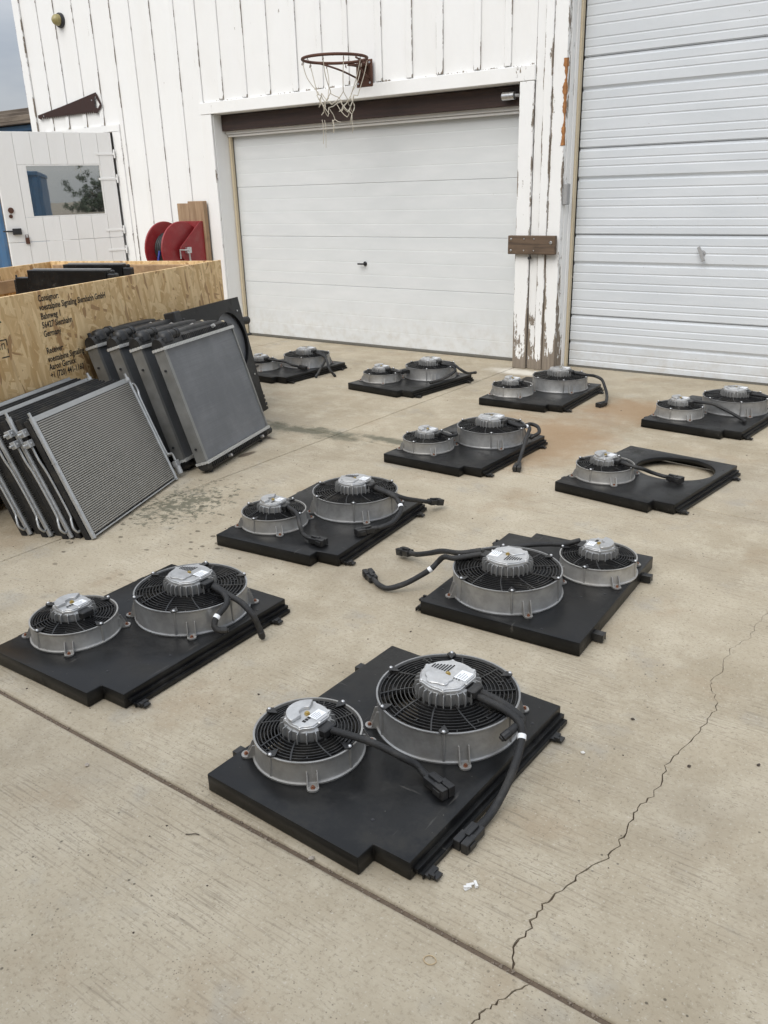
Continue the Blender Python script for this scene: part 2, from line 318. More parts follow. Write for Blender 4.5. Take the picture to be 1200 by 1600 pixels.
def core_material():
    m = Mat('radiator_core'); V = m.objc()
    fin = m.noise(m.map(V, scale=(900, 1, 6)), 1.0, 2); rows = m.noise(m.map(V, scale=(2, 1, 420)), 1.0, 2)
    d = m.ramp(m.noise(V, 4, 6, 0.65), 0.35, 0.75)
    c = m.mix(d, (0.155, 0.161, 0.170), (0.215, 0.221, 0.229))
    c = m.mix(m.ramp(rows, 0.4, 0.65, 0, 0.35), c, (0.115, 0.12, 0.128)); c = m.mix(m.ramp(fin, 0.5, 0.7, 0, 0.25), c, (0.24, 0.25, 0.26))
    sc = m.ramp(m.noise(m.map(V, scale=(30, 1, 5), rot=(0, 0.4, 0)), 1.0, 5, 0.7), 0.735, 0.76)
    c = m.mix(m.math('MULTIPLY', sc, 0.7), c, (0.5, 0.52, 0.53))
    return m.done(c, 0.55, 0.35, m.bump(rows, 0.2, 0.001))
M['core'] = core_material()
def glass_pane_material():
    m = Mat('window_glass')
    return m.done((0.60, 0.61, 0.59), 0.015, 0.97, m.bump(m.noise(m.pos(), 3, 2), 0.015, 0.01))
M['glass'] = glass_pane_material()

# ------------------------------------------------------------------ mesh helpers
class MB:
    def __init__(s): s.v = []; s.f = []
    def add(s, vs, fs, mat=None):
        o = len(s.v)
        if mat is not None: vs = [tuple(mat @ Vector(v)) for v in vs]
        s.v += [tuple(v) for v in vs]; s.f += [tuple(i + o for i in f) for f in fs]; return s
    def box(s, x0, x1, y0, y1, z0, z1, mat=None):
        return s.add([(x0, y0, z0), (x1, y0, z0), (x1, y1, z0), (x0, y1, z0), (x0, y0, z1), (x1, y0, z1), (x1, y1, z1), (x0, y1, z1)],
                     [(3, 2, 1, 0), (4, 5, 6, 7), (0, 1, 5, 4), (1, 2, 6, 5), (2, 3, 7, 6), (3, 0, 4, 7)], mat)
    def prism(s, poly, z0, z1, mat=None):
        n = len(poly); a = sum(poly[i][0] * poly[(i + 1) % n][1] - poly[(i + 1) % n][0] * poly[i][1] for i in range(n))
        if a < 0: poly = poly[::-1]
        return s.add([(x, y, z0) for x, y in poly] + [(x, y, z1) for x, y in poly],
                     [tuple(range(n - 1, -1, -1)), tuple(range(n, 2 * n))] + [(i, (i + 1) % n, (i + 1) % n + n, i + n) for i in range(n)], mat)
    def lathe(s, prof, n=48, closed=False, mat=None, a0=0.0, a1=2 * math.pi):
        full = abs(a1 - a0 - 2 * math.pi) < 1e-6; k = n if full else n + 1; p = len(prof); vs = []; fs = []
        for i in range(k):
            a = a0 + (a1 - a0) * i / n
            vs += [(r * math.cos(a), r * math.sin(a), z) for r, z in prof]
        for i in range(n):
            j = (i + 1) % k
            for q in range(p if closed else p - 1):
                q2 = (q + 1) % p
                fs.append((i * p + q, j * p + q, j * p + q2, i * p + q2))
        return s.add(vs, fs, mat)
    def disc(s, r, z0, z1, n=32, mat=None, bev=0.0):
        prof = [(0.0001, z0), (r, z0), (r, z1 - bev), (r - bev, z1), (0.0001, z1)] if bev else [(0.0001, z0), (r, z0), (r, z1), (0.0001, z1)]
        return s.lathe(prof, n, mat=mat)
    def tube(s, pts, r, n=8, mat=None, caps=True, closed=False):
        pts = [Vector(p) for p in pts]; k = len(pts); vs = []; fs = []; up = None
        for i, p in enumerate(pts):
            if closed: t = pts[(i + 1) % k] - pts[i - 1]
            else: t = pts[min(i + 1, k - 1)] - pts[max(i - 1, 0)]
            t.normalize()
            if up is None: up = Vector((0, 0, 1)) if abs(t.z) < 0.9 else Vector((1, 0, 0))
            sd = t.cross(up); sd.normalize(); up = sd.cross(t); up.normalize()
            rr = r[i] if isinstance(r, (list, tuple)) else r
            for j in range(n):
                a = 2 * math.pi * j / n; vs.append(tuple(p + sd * (math.cos(a) * rr) + up * (math.sin(a) * rr)))
        for i in range(k if closed else k - 1):
            i2 = (i + 1) % k
            for j in range(n): fs.append((i * n + j, i * n + (j + 1) % n, i2 * n + (j + 1) % n, i2 * n + j))
        if caps and not closed: fs += [tuple(range(n - 1, -1, -1)), tuple((k - 1) * n + j for j in range(n))]
        return s.add(vs, fs, mat)
    def mesh(s, name, mat, smooth=None):
        me = bpy.data.meshes.new(name); me.from_pydata(s.v, [], s.f); me.update()
        bm = bmesh.new(); bm.from_mesh(me); bmesh.ops.remove_doubles(bm, verts=bm.verts, dist=1e-6); bmesh.ops.recalc_face_normals(bm, faces=bm.faces); bm.to_mesh(me); bm.free()
        if mat: me.materials.append(mat)
        if smooth:
            me.shade_smooth(); me.set_sharp_from_angle(angle=R_(smooth))
        return me
    def build(s, name, mat, parent=None, smooth=None, bevel=0.0, seg=1):
        return link(name, s.mesh(name, mat, smooth), parent, bevel, seg)
def link(name, me, parent=None, bevel=0.0, seg=1, loc=None, rot=None):
    o = bpy.data.objects.new(name, me); COL.objects.link(o)
    if parent is not None: o.parent = parent
    if bevel:
        b = o.modifiers.new('bevel', 'BEVEL'); b.width = bevel; b.segments = seg; b.limit_method = 'ANGLE'; b.angle_limit = R_(40)
    if loc: o.location = loc
    if rot: o.rotation_euler = rot
    return o
def tag(o, label, cat=None, group=None):
    o['label'] = label
    if cat: o['category'] = cat
    if group: o['group'] = group
    return o
def empty(name, loc=(0, 0, 0), rot=(0, 0, 0)):
    o = bpy.data.objects.new(name, None); COL.objects.link(o); o.location = loc; o.rotation_euler = rot; o.empty_display_size = 0.1; return o
def smooth_path(pts, sub=6):
    P = [Vector(p) for p in pts]; out = []
    Q = [P[0] * 2 - P[1]] + P + [P[-1] * 2 - P[-2]]
    for i in range(1, len(Q) - 2):
        for j in range(sub):
            t = j / sub; a, b, c, d = Q[i - 1], Q[i], Q[i + 1], Q[i + 2]
            out.append(0.5 * ((2 * b) + (c - a) * t + (2 * a - 5 * b + 4 * c - d) * t * t + (3 * b - a - 3 * c + d) * t ** 3))
    out.append(P[-1]); return out
T = Matrix.Translation
def RZ(a): return Matrix.Rotation(a, 4, 'Z')

# ------------------------------------------------------------------ ground: concrete slabs over a base sheet
g = MB(); g.add([(-400, -400, -0.03), (400, -400, -0.03), (400, 700, -0.03), (-400, 700, -0.03)], [(0, 1, 2, 3)])
ground = g.build('ground', M['ground']); ground['kind'] = 'structure'
g = MB(); g.add([(-13, -7, -0.007), (5.3, -7, -0.007), (5.3, 6.96, -0.007), (-13, 6.96, -0.007)], [(0, 1, 2, 3)])
g.build('joint_bed', M['dirt'], ground)
y2 = lambda x: 3.95 - 0.057 * x
CR1 = [(-0.566, 1.168), (-0.588, 1.216), (-0.584, 1.268), (-0.587, 1.329), (-0.577, 1.379), (-0.558, 1.452), (-0.556, 1.484), (-0.521, 1.562), (-0.522, 1.593), (-0.514, 1.655), (-0.517, 1.729), (-0.523, 1.776), (-0.503, 1.84), (-0.515, 1.94), (-0.515, 2.022), (-0.507, 2.079), (-0.489, 2.181), (-0.483, 2.242), (-0.478, 2.323), (-0.505, 2.409), (-0.532, 2.448), (-0.539, 2.488), (-0.527, 2.574), (-0.543, 2.711), (-0.533, 2.754), (-0.509, 2.811), (-0.513, 2.917), (-0.498, 3.05), (-0.512, 3.2), (-0.49, 3.42), (-0.5, 3.7), (-0.485, 3.97)]
CR2 = [(-0.518, 1.153), (-0.54, 1.12), (-0.553, 1.077), (-0.567, 1.051), (-0.572, 1.015), (-0.60, 0.94), (-0.595, 0.85), (-0.62, 0.6), (-0.60, 0.2), (-0.63, -0.3), (-0.6, -0.9), (-0.62, -1.7)]
def jag(P, n=4, amp=0.008):
    r2 = random.Random(3); out = []
    for a, b in zip(P, P[1:]):
        dx, dy = b[0] - a[0], b[1] - a[1]; l = math.hypot(dx, dy) or 1
        for i in range(n):
            t = i / n; k = 0 if i == 0 else r2.uniform(-amp, amp) * min(1, l / 0.06)
            out.append((a[0] + dx * t - dy / l * k, a[1] + dy * t + dx / l * k))
    return out + [P[-1]]
def slab(poly, bevel_keep=None, bev=0.009):
    bm = bmesh.new(); vs = [bm.verts.new((x, y, 0)) for x, y in poly]; f = bm.faces.new(vs)
    if f.normal.z < 0: f.normal_flip()
    ex = bmesh.ops.extrude_face_region(bm, geom=[f]); nv = [e for e in ex['geom'] if isinstance(e, bmesh.types.BMVert)]
    for v in nv: v.co.z = -0.06
    bmesh.ops.recalc_face_normals(bm, faces=bm.faces)
    for fc in bm.faces:
        if fc.calc_center_median().z < -0.05 and len(fc.verts) > 3: pass
    es = [e for e in bm.edges if all(abs(v.co.z) < 1e-6 for v in e.verts) and (bevel_keep is None or bevel_keep(e))]
    bmesh.ops.bevel(bm, geom=es, offset=bev, segments=3, profile=0.6, affect='EDGES')
    me = bpy.data.meshes.new('concrete_slab'); bm.to_mesh(me); bm.free(); me.materials.append(M['concrete'])
    me.shade_smooth(); me.set_sharp_from_angle(angle=R_(50))
    return link('concrete_slab', me, ground)
XS = [-12.2, -9.2, -6.3, -3.42, 2.36, 5.2]; YS = ['a', 'b', 'c', 'd', 'e']
def yl(i, x): return (-4.6, -1.7, 1.165, y2(x), 6.955)[i]
for i in range(5):
    for j in range(4):
        x0, x1 = XS[i], XS[i + 1]; gx = 0.0035; gy0 = 0.0065 if j == 2 else 0.0035; gy1 = 0.0065 if j == 1 else 0.0035
        c = [(x0 + gx, yl(j, x0) + gy0), (x1 - gx, yl(j, x1) + gy0), (x1 - gx, yl(j + 1, x1) - gy1), (x0 + gx, yl(j + 1, x0) - gy1)]
        cr = CR1 if (i == 3 and j == 2) else CR2 if (i == 3 and j == 1) else None
        if cr is None: slab(c); continue
        J = jag(cr)
        if cr is CR2: J = J[::-1]
        J[0] = (J[0][0], c[0][1]); J[-1] = (J[-1][0], yl(j + 1, J[-1][0]) - gy1)
        n = len(J)
        def off(sg):
            o = []
            for k, p in enumerate(J):
                t = k / (n - 1); far = t if cr is CR1 else 1 - t
                wd = (0.0023 * (1 - min(1, far / 1.02)) + 0.0003) if cr is CR1 else 0.002
                wd *= 0.6 + 0.8 * abs(math.sin(k * 1.7) * math.cos(k * 0.61))
                o.append((p[0] + sg * wd, p[1]))
            return o
        A = off(-1); B = off(1)
        isj = lambda e: not all(abs(v.co.x + 0.55) < 0.14 for v in e.verts)
        slab([c[0]] + A + [c[3]], isj); slab([B[0], c[1], c[2]] + B[::-1][:-1], isj)

# grit and gravel caught in the joints
g = MB()
def pebble(mb, x, y, z, r, rr):
    n = 5; vs = [(0, 0, -r * 0.6), (0, 0, r * 0.75)]
    for k in range(n):
        a = 2 * math.pi * (k + rr.random() * 0.6) / n; q = r * rr.uniform(0.7, 1.25); vs.append((q * math.cos(a), q * math.sin(a), r * rr.uniform(-0.25, 0.35)))
    fs = [(1, 2 + k, 2 + (k + 1) % n) for k in range(n)] + [(0, 2 + (k + 1) % n, 2 + k) for k in range(n)]
    mb.add([(x + a, y + b, z + c) for a, b, c in vs], fs)
rr = random.Random(11)
for k in range(650):
    x = rr.uniform(-4.5, 0.6); y = 1.165 + rr.gauss(0, 0.004); pebble(g, x, y, -0.006 + rr.random() * 0.003, rr.choice((0.001, 0.0014, 0.002, 0.0035)) * rr.uniform(0.7, 1.2), rr)
o = g.build('joint_gravel', M['jointstone']); o['kind'] = 'stuff'; tag(o, 'fine gravel lying in the near joint between concrete slabs', 'gravel')
g = MB()
for k in range(420):
    x = rr.uniform(-5.5, 0.4); y = rr.uniform(0.6, 6.6)
    if rr.random() < 0.35: x = rr.gauss(-3.0, 0.5); y = rr.gauss(2.6, 0.7)
    pebble(g, x, y, 0.0006, rr.choice((0.0015, 0.002, 0.0025, 0.003, 0.0045)) * rr.uniform(0.7, 1.2), rr)
o = g.build('loose_grit', M['grit']); o['kind'] = 'stuff'; tag(o, 'dark grit scattered over the concrete', 'grit')

# ------------------------------------------------------------------ barn
barn = empty('barn', (-6.5, 6.68, 0))
tag(barn, 'white board-and-batten barn with flaking paint and two overhead doors', 'barn')
BO = Vector((-6.5, 6.68, 0))
def bpart(mb, name, mat, parent=barn, bevel=0.0, smooth=None, seg=1):
    mb.v = [(x - BO.x, y - BO.y, z - BO.z) for x, y, z in mb.v]
    return mb.build(name, mat, parent, smooth, bevel, seg)
TOPZ = 4.5
BX = [-10.0, -9.64, -9.33, -9.0, -8.69, -8.36, -8.04, -7.73, -7.37, -7.07, -6.77, -6.44, -6.13, -5.78, -5.476, -5.17, -4.81, -4.49, -4.19, -3.834, -3.556, -3.31]
for a, b in zip(BX, BX[1:]):
    m_ = (a + b) / 2; z0 = 0.03
    if a >= -7.08: z0 = 2.37
    elif -9.72 < m_ < -8.5: z0 = 2.20
    bpart(MB().box(a + 0.002, b - 0.002, 6.68 + rnd.uniform(-0.002, 0.002), 6.705, z0, TOPZ), 'board', M['paint'], bevel=0.002)
for i, x in enumerate(BX):
    z0 = 0.03
    if x > -7.0: z0 = 2.385
    elif -9.72 < x < -8.5: z0 = 2.262
    wd = rnd.uniform(0.028, 0.036); lean = rnd.uniform(-0.006, 0.006)
    if i == 0: bpart(MB().box(-10.05, -9.93, 6.655, 6.676, z0, TOPZ), 'corner_board', M['batten'], bevel=0.003); continue
    if i == len(BX) - 1: continue
    mb = MB().box(x - wd, x + wd, 6.664, 6.677, z0, TOPZ); mb.v = [(vx + lean * (vz / TOPZ), vy, vz) for vx, vy, vz in mb.v]
    bpart(mb, 'batten', M['batten'], bevel=0.004)
# wall above the right-hand door and on to the right end
for k in range(16):
    a = -3.30 + k * 0.33
    if a + 0.33 > 1.0: bpart(MB().box(a + 0.002, a + 0.328, 6.68, 6.705, 0.03, TOPZ), 'board', M['paint'], bevel=0.002)
    else: bpart(MB().box(max(a, -3.02) + 0.002, a + 0.328, 6.68, 6.705, 3.32, TOPZ), 'board', M['paint'], bevel=0.002)
bpart(MB().box(-10.0, -9.975, 6.71, 14.0, 0.03, TOPZ), 'end_wall', M['paint'])
bpart(MB().box(-9.97, 2.0, 13.9, 14.0, 0.03, TOPZ).box(1.9, 2.0, 6.72, 13.88, 0.03, TOPZ), 'rear_wall', M['paint'])
bpart(MB().box(-10.1, 2.1, 6.6, 14.1, TOPZ + 0.01, TOPZ + 0.13), 'roof', M['darkmetal'])
bpart(MB().box(-9.97, 1.89, 6.98, 13.8, -0.02, 0.02), 'floor', M['dark'])
bpart(MB().box(-9.72, -8.5, 6.71, 6.76, 2.19, 2.36).box(-8.5, -8.46, 6.71, 6.80, 0.03, 2.19).box(-9.76, -9.72, 6.71, 6.80, 0.03, 2.19), 'door_frame', M['trim'])
mb = MB().box(-9.80, -8.39, 6.648, 6.676, 2.192, 2.258)
bpart(mb, 'drip_board', M['trim'])
bpart(MB().box(-8.524, -8.39, 6.650, 6.676, 0.03, 2.190), 'casing', M['trim'], bevel=0.003)

# --- sectional door opening (left)
bpart(MB().box(-7.07, -6.925, 6.652, 6.678, 0.0, 2.262), 'casing', M['trim'], bevel=0.004)
bpart(MB().box(-3.435, -3.31, 6.652, 6.678, 0.0, 2.262), 'casing', M['post'], bevel=0.004)
bpart(MB().box(-7.075, -3.305, 6.650, 6.678, 2.265, 2.375), 'head_casing', M['trim'], bevel=0.004)
bpart(MB().box(-7.0, -6.922, 6.68, 6.93, 0.0, 2.262), 'jamb', M['jamb'], bevel=0.003)
bpart(MB().box(-3.43, -3.33, 6.682, 6.93, 0.0, 2.262), 'jamb', M['jamb'], bevel=0.003)
bpart(MB().box(-6.92, -3.435, 6.68, 6.95, 2.262, 2.30), 'soffit_board', M['trim'])
bpart(MB().box(-6.918, -3.437, 6.785, 6.83, 2.108, 2.255), 'header_beam', M['crossbeam'], bevel=0.004)
bpart(MB().box(-6.918, -3.437, 6.835, 6.90, 2.078, 2.25).box(-6.918, -3.437, 6.86, 6.905, 2.055, 2.075), 'stop_strip', M['trim'], bevel=0.003)
bpart(MB().box(-6.92, -6.893, 6.868, 6.908, 0.0, 2.06), 'weather_strip', M['cream'], bevel=0.004)
sd = empty('overhead_door', (0, 0, 0)); sd.parent = barn; sd.location = (0, 0, 0)
tag(sd, 'white sectional overhead door under the dark beam')
zs = [0.026, 0.594, 1.07, 1.562, 2.09]
for z0, z1 in zip(zs, zs[1:]):
    prof = [(-0.001, z0 + 0.001), (-0.004, z0 + 0.005)]
    n = 4
    for k in range(1, n):
        zz = z0 + (z1 - z0) * k / n
        prof += [(-0.004, zz - 0.007), (-0.0033, zz - 0.002), (-0.0033, zz + 0.002), (-0.004, zz + 0.007)]
    prof += [(-0.004, z1 - 0.004), (-0.001, z1 - 0.0005)]
    p = len(prof); mb = MB(); x0, x1 = -6.9, -3.42
    mb.add([(x0, 6.925 + y, z) for y, z in prof] + [(x1, 6.925 + y, z) for y, z in prof], [(k, k + p, k + p + 1, k + 1) for k in range(p - 1)])
    mb.box(x0, x1, 6.9262, 6.96, z0 + 0.002, z1 - 0.001)
    bpart(mb, 'door_section', M['whitedoor'], sd)
bpart(MB().box(-6.9, -3.42, 6.915, 6.955, 0.0, 0.027), 'bottom_seal', M['rubber'], sd, bevel=0.006, seg=2)
mb = MB().disc(0.022, 0, 0.012, 20, bev=0.004).tube([(0, 0, 0.01), (0, 0, 0.045)], 0.008).box(-0.062, 0.012, -0.008, 0.008, 0.04, 0.054)
mb.v = [(x - 5.22, 6.9205 - z, 0.82 + y) for x, y, z in mb.v]
bpart(mb, 'handle', M['darkmetal'], sd, bevel=0.003)

# --- post between the doors
bpart(MB().box(-3.308, -3.235, 6.678, 6.74, 0.0, TOPZ), 'post_board', M['post'], bevel=0.003)
bpart(MB().box(-3.232, -3.165, 6.660, 6.71, 0.0, TOPZ), 'post_batten', M['post'], bevel=0.004)
bpart(MB().box(-3.163, -3.05, 6.676, 6.74, 0.0, TOPZ), 'post_board', M['post'], bevel=0.003)
bpart(MB().box(-3.072, -3.047, 6.7425, 6.815, 0.0, 3.3), 'side_board', M['postside'], bevel=0.003)
bpart(MB().box(-3.075, -3.042, 6.818, 6.875, 0.0, 3.3), 'side_strip', M['jamb'], bevel=0.003)
bpart(MB().box(-3.075, -3.030, 6.878, 6.928, 0.0, 3.3), 'weather_strip', M['cream'], bevel=0.005)
bpart(MB().box(-3.305, -3.08, 6.745, 6.95, 0.0, 3.3), 'post_core', M['barewood'])
# orange expanding foam squeezed out of the corner gap
fm = MB(); r3 = random.Random(5)
zl = [1.785 + k * 0.0125 for k in range(50)]
def fw(z): return 0.020 + 0.016 * math.sin(z * 31) * math.sin(z * 13 + 1) + r3.uniform(-0.005, 0.005) + (0.022 if z > 2.34 else 0)
ws_ = [max(0.006, fw(z)) if not 2.255 < z < 2.285 else 0.004 for z in zl]
vs_ = []; fs_ = []
for z, wd in zip(zl, ws_):
    t_ = -3.0445 + r3.uniform(-0.0015, 0.0015); vs_ += [(-3.0515 - wd * 0.4, 6.6700, z), (t_ - 0.004, 6.6705, z), (t_, 6.674 + wd * 0.5, z), (-3.0485, 6.674 + wd, z), (-3.0515 - wd * 0.75, 6.6735, z)]
for k in range(len(zl) - 1):
    for q in range(4): fs_.append((k * 5 + q, k * 5 + q + 1, k * 5 + 6 + q, k * 5 + 5 + q))
    fs_.append((k * 5 + 4, k * 5, k * 5 + 5, k * 5 + 9))
fm.add(vs_, fs_)
tag(bpart(fm, 'foam_bead', M['foam'], smooth=60), 'orange expanding foam oozing from the post corner')

# --- right-hand steel door
rd = empty('overhead_door'); rd.parent = barn
tag(rd, 'tall ribbed pale grey steel overhead door at the right')
def ribbed_section(z0, z1, top=False):
    h = z1 - z0; prof = [(0.002, z0 + 0.002), (-0.012, z0 + 0.012)]
    def rib(t, d=0.0035, wd=0.008):
        z = z0 + h * t; return [(prof_y[0], z - wd), (prof_y[0] + d, z - wd * 0.3), (prof_y[0] + d, z + wd * 0.3), (prof_y[0], z + wd)]
    prof_y = [-0.012]
    for t in (0.10, 0.19): prof += rib(t)
    # wide step in two thirds
    for t in (0.33, 0.42, 0.535): prof += rib(t)
    z = z0 + h * 0.645; prof += [(-0.012, z - 0.012), (0.003, z - 0.004), (0.003, z + 0.004), (-0.014, z + 0.026)]
    prof_y = [-0.014]
    for t in (0.79, 0.875): prof += rib(t)
    prof += [(-0.014, z1 - 0.024), (0.002, z1 - 0.012), (0.002, z1 - 0.002)]
    return prof
zz = [-0.21, 0.445, 1.104, 1.765, 2.42, 3.075, 3.4]
for z0, z1 in zip(zz, zz[1:]):
    prof = [(y, max(z, 0.018)) for y, z in ribbed_section(z0, z1)]
    prof = [q for k, q in enumerate(prof) if k == 0 or q != prof[k - 1]]
    p = len(prof); x0, x1 = -3.028, 0.99
    if z0 < 0: prof = [q for q in prof if q[1] > 0.0181 or q is prof[0]]; prof[0] = (-0.012, 0.018); p = len(prof)
    mb = MB().add([(x0, 6.955 + y, z) for y, z in prof] + [(x1, 6.955 + y, z) for y, z in prof], [(k, k + p, k + p + 1, k + 1) for k in range(p - 1)])
    mb.box(x0, x1, 6.968, 7.0, max(z0, 0.018), z1 - 0.003)
    bpart(mb, 'door_section', M['steeldoor'], rd)
bpart(MB().box(-3.03, 0.99, 6.938, 6.975, 0.0, 0.017), 'bottom_seal', M['rubber'], rd)
mb = MB().disc(0.024, 0, 0.012, 20, bev=0.004).tube([(0, 0, 0.01), (0, 0, 0.04)], 0.012)
mb.box(-0.012, 0.012, -0.06, 0.055, 0.036, 0.05, Matrix.Rotation(R_(25), 4, 'Z'))
mb.v = [(x - 1.972, 6.943 - z, 0.973 + y) for x, y, z in mb.v]
bpart(mb, 'handle', M['greybox'], rd, bevel=0.004)
bpart(MB().box(0.99, 1.1, 6.655, 6.93, 0.0, 3.32).box(-3.04, 1.1, 6.66, 6.9, 3.322, 3.44), 'casing', M['trim'], bevel=0.003)

# --- open plank door on the left, swung out on its hinges
od = empty('plank_door'); od.parent = barn
ang = math.atan2(-0.94948, -0.31381); od.location = (-8.53 - BO.x, 6.62 - BO.y, 0); od.rotation_euler = (0, 0, ang)
tag(od, 'white plank door with a glass pane standing open at the left')
DW = 1.275        # local x runs along the door from the hinge, -y ... the face towards the camera is +y after rotation
pw = [0, 0.16, 0.345, 0.52, 0.70, 0.88, 1.06, DW]
fy = 0.0
for a, b in zip(pw, pw[1:]):
    lo, hi = 0.04, 2.18
    segs = [(lo, 1.066), (1.070, hi)]
    for z0, z1 in segs:
        if z1 > 1.5 and b > 0.17 and a < 0.975:
            # window opening 0.16..0.98 x 1.32..1.855
            MB().box(a + 0.0015, b - 0.0015, -0.02 + rnd.uniform(-.001, .001), 0.02, z0, 1.32).build('plank', M['doorpaint'], od, bevel=0.002)
            MB().box(a + 0.0015, b - 0.0015, -0.02 + rnd.uniform(-.001, .001), 0.02, 1.855, z1).build('plank', M['doorpaint'], od, bevel=0.002)
        else: MB().box(a + 0.0015, b - 0.0015, -0.02 + rnd.uniform(-.001, .001), 0.02, z0, z1).build('plank', M['doorpaint'], od, bevel=0.002)
MB().box(0.885, 0.985, -0.02, 0.0195, 1.32, 1.855).build('window_stile', M['doorpaint'], od) if False else None
MB().box(0.155, 0.985, -0.004, 0.004, 1.315, 1.86).build('window_pane', M['glass'], od)
MB().box(0.979, 1.0585, -0.02, 0.02, 1.3215, 1.8535).build('plank', M['doorpaint'], od)
MB().box(0.161, 0.172, 0.005, 0.0195, 1.3215, 1.8535).box(0.968, 0.978, 0.005, 0.0195, 1.3215, 1.8535).box(0.172, 0.968, 0.005, 0.0195, 1.3215, 1.332).box(0.172, 0.968, 0.005, 0.0195, 1.843, 1.8535).build('window_bead', M['doorpaint'], od)
for z in (1.96, 1.70, 1.15, 0.93):
    MB().box(-0.02, 0.20, 0.0205, 0.026, z - 0.012, z + 0.012).tube([(-0.012, 0.026, z - 0.045), (-0.012, 0.026, z + 0.045)], 0.009).build('strap_hinge', M['trim'], od, bevel=0.002)
MB().box(1.13, 1.22, 0.0205, 0.05, 1.15, 1.215).tube([(1.2, 0.038, 1.185), (1.32, 0.038, 1.19)], 0.009).build('bolt_latch', M['darkmetal'], od, bevel=0.004)
MB().box(1.06, 1.10, 0.0205, 0.04, 1.05, 1.115).tube([(1.065, 0.03, 1.115), (1.068, 0.03, 1.145), (1.092, 0.03, 1.145), (1.095, 0.03, 1.115)], 0.004).build('padlock', M['rust'], od, bevel=0.003)
MB().disc(0.03, 0.0, 0.012, 12, T((1.20, 0.0205, 1.40)) @ Matrix.Rotation(R_(-90), 4, 'X')).disc(0.02, 0.0, 0.01, 12, T((1.21, 0.0205, 1.34)) @ Matrix.Rotation(R_(-90), 4, 'X')).build('lock_plate', M['rust'], od)

# ------------------------------------------------------------------ things on the wall
hp = empty('basketball_hoop', (-4.95, 6.656, 2.35)); tag(hp, 'rusty basketball rim with a torn net above the white overhead door', 'hoop')
MB().box(-0.095, 0.085, -0.012, 0.0, 0.0, 0.215).build('back_plate', M['rust'], hp, bevel=0.006)
rc = Vector((0.0, -0.425, 0.185)); RR = 0.272
MB().lathe([(RR + 0.012 * math.cos(a), 0.012 * math.sin(a)) for a in [k * math.pi / 4 for k in range(8)]], 56, True, T(rc)).build('rim', M['rust'], hp, smooth=60)
MB().tube([(-0.06, -0.01, 0.17), (-0.06, -0.165, 0.178)], 0.012).tube([(0.05, -0.01, 0.17), (0.05, -0.165, 0.178)], 0.012).box(-0.07, 0.06, -0.17, -0.012, 0.16, 0.168).build('neck', M['rust'], hp, bevel=0.003)
for s in (-1, 1): MB().tube(smooth_path([(0.05 * s, -0.012, 0.06), (0.10 * s, -0.20, 0.12), (0.19 * s, -0.33, 0.165), (0.22 * s, -0.42, 0.176)], 5), 0.008).build('brace', M['rust'], hp, smooth=60)
for x, z in ((-0.07, 0.03), (0.06, 0.03), (-0.07, 0.19), (0.06, 0.19)):
    MB().disc(0.009, 0, 0.008, 8, T((x, -0.012, z)) @ Matrix.Rotation(R_(90), 4, 'X')).build('bolt', M['steel'], hp)
net = MB(); NR = random.Random(2)
hooks = [i * 2 * math.pi / 10 for i in range(10)]
def npnt(a, r, z, j=0.0): return (rc.x + r * math.cos(a) + NR.uniform(-j, j), rc.y + r * math.sin(a) + NR.uniform(-j, j), rc.z + z + NR.uniform(-j, j))
low = []
for i, a in enumerate(hooks):
    hk = MB().tube(smooth_path([npnt(a, RR, -0.008), npnt(a, RR - 0.012, -0.03), npnt(a, RR + 0.006, -0.04), npnt(a, RR, -0.02)], 4), 0.0028, 5); hk.build('net_hook', M['rust'], hp)
    if i in (3, 7): low.append(None); continue
    b = npnt(a + 0.12, RR * 0.60, -0.27, 0.02); low.append(b); net.tube(smooth_path([npnt(a, RR, -0.02), npnt(a, RR * 0.85, -0.14, 0.008), b], 4), 0.0036, 5)
rows = [[npnt(i * 2 * math.pi / 10 + (0.31 if q % 2 else 0.0) + 0.12, RR * (0.56 - 0.02 * q), -0.27 - 0.050 * q - (0.02 if i in (2, 3) else 0), 0.014) for i in range(10)] for q in range(5)]
for q in range(4):
    for i in range(10):
        if NR.random() < 0.10 + 0.06 * q: continue
        a = rows[q][i]; b = rows[q + 1][i]; c = rows[q + 1][i - 1] if q % 2 == 0 else rows[q + 1][(i + 1) % 10]
        for e in (b, c):
            if NR.random() < 0.92: net.tube([a, tuple((Vector(a) + Vector(e)) / 2 + Vector((NR.uniform(-.008, .008), NR.uniform(-.008, .008), -0.006))), e], 0.0036, 5)
for i in range(10):
    if low[i]: net.tube([low[i], rows[0][i]], 0.0036, 5)
for i in (1, 4, 5, 6, 8):
    a = Vector(rows[4][i]); net.tube(smooth_path([a, a + Vector((0.01, 0.0, -0.06)), a + Vector((-0.006, 0.01, -0.10 - 0.12 * (i == 5) - 0.09 * (i == 6)))], 4), 0.0028, 5)
net.build('net', M['net'], hp, smooth=60)['kind'] = 'stuff'

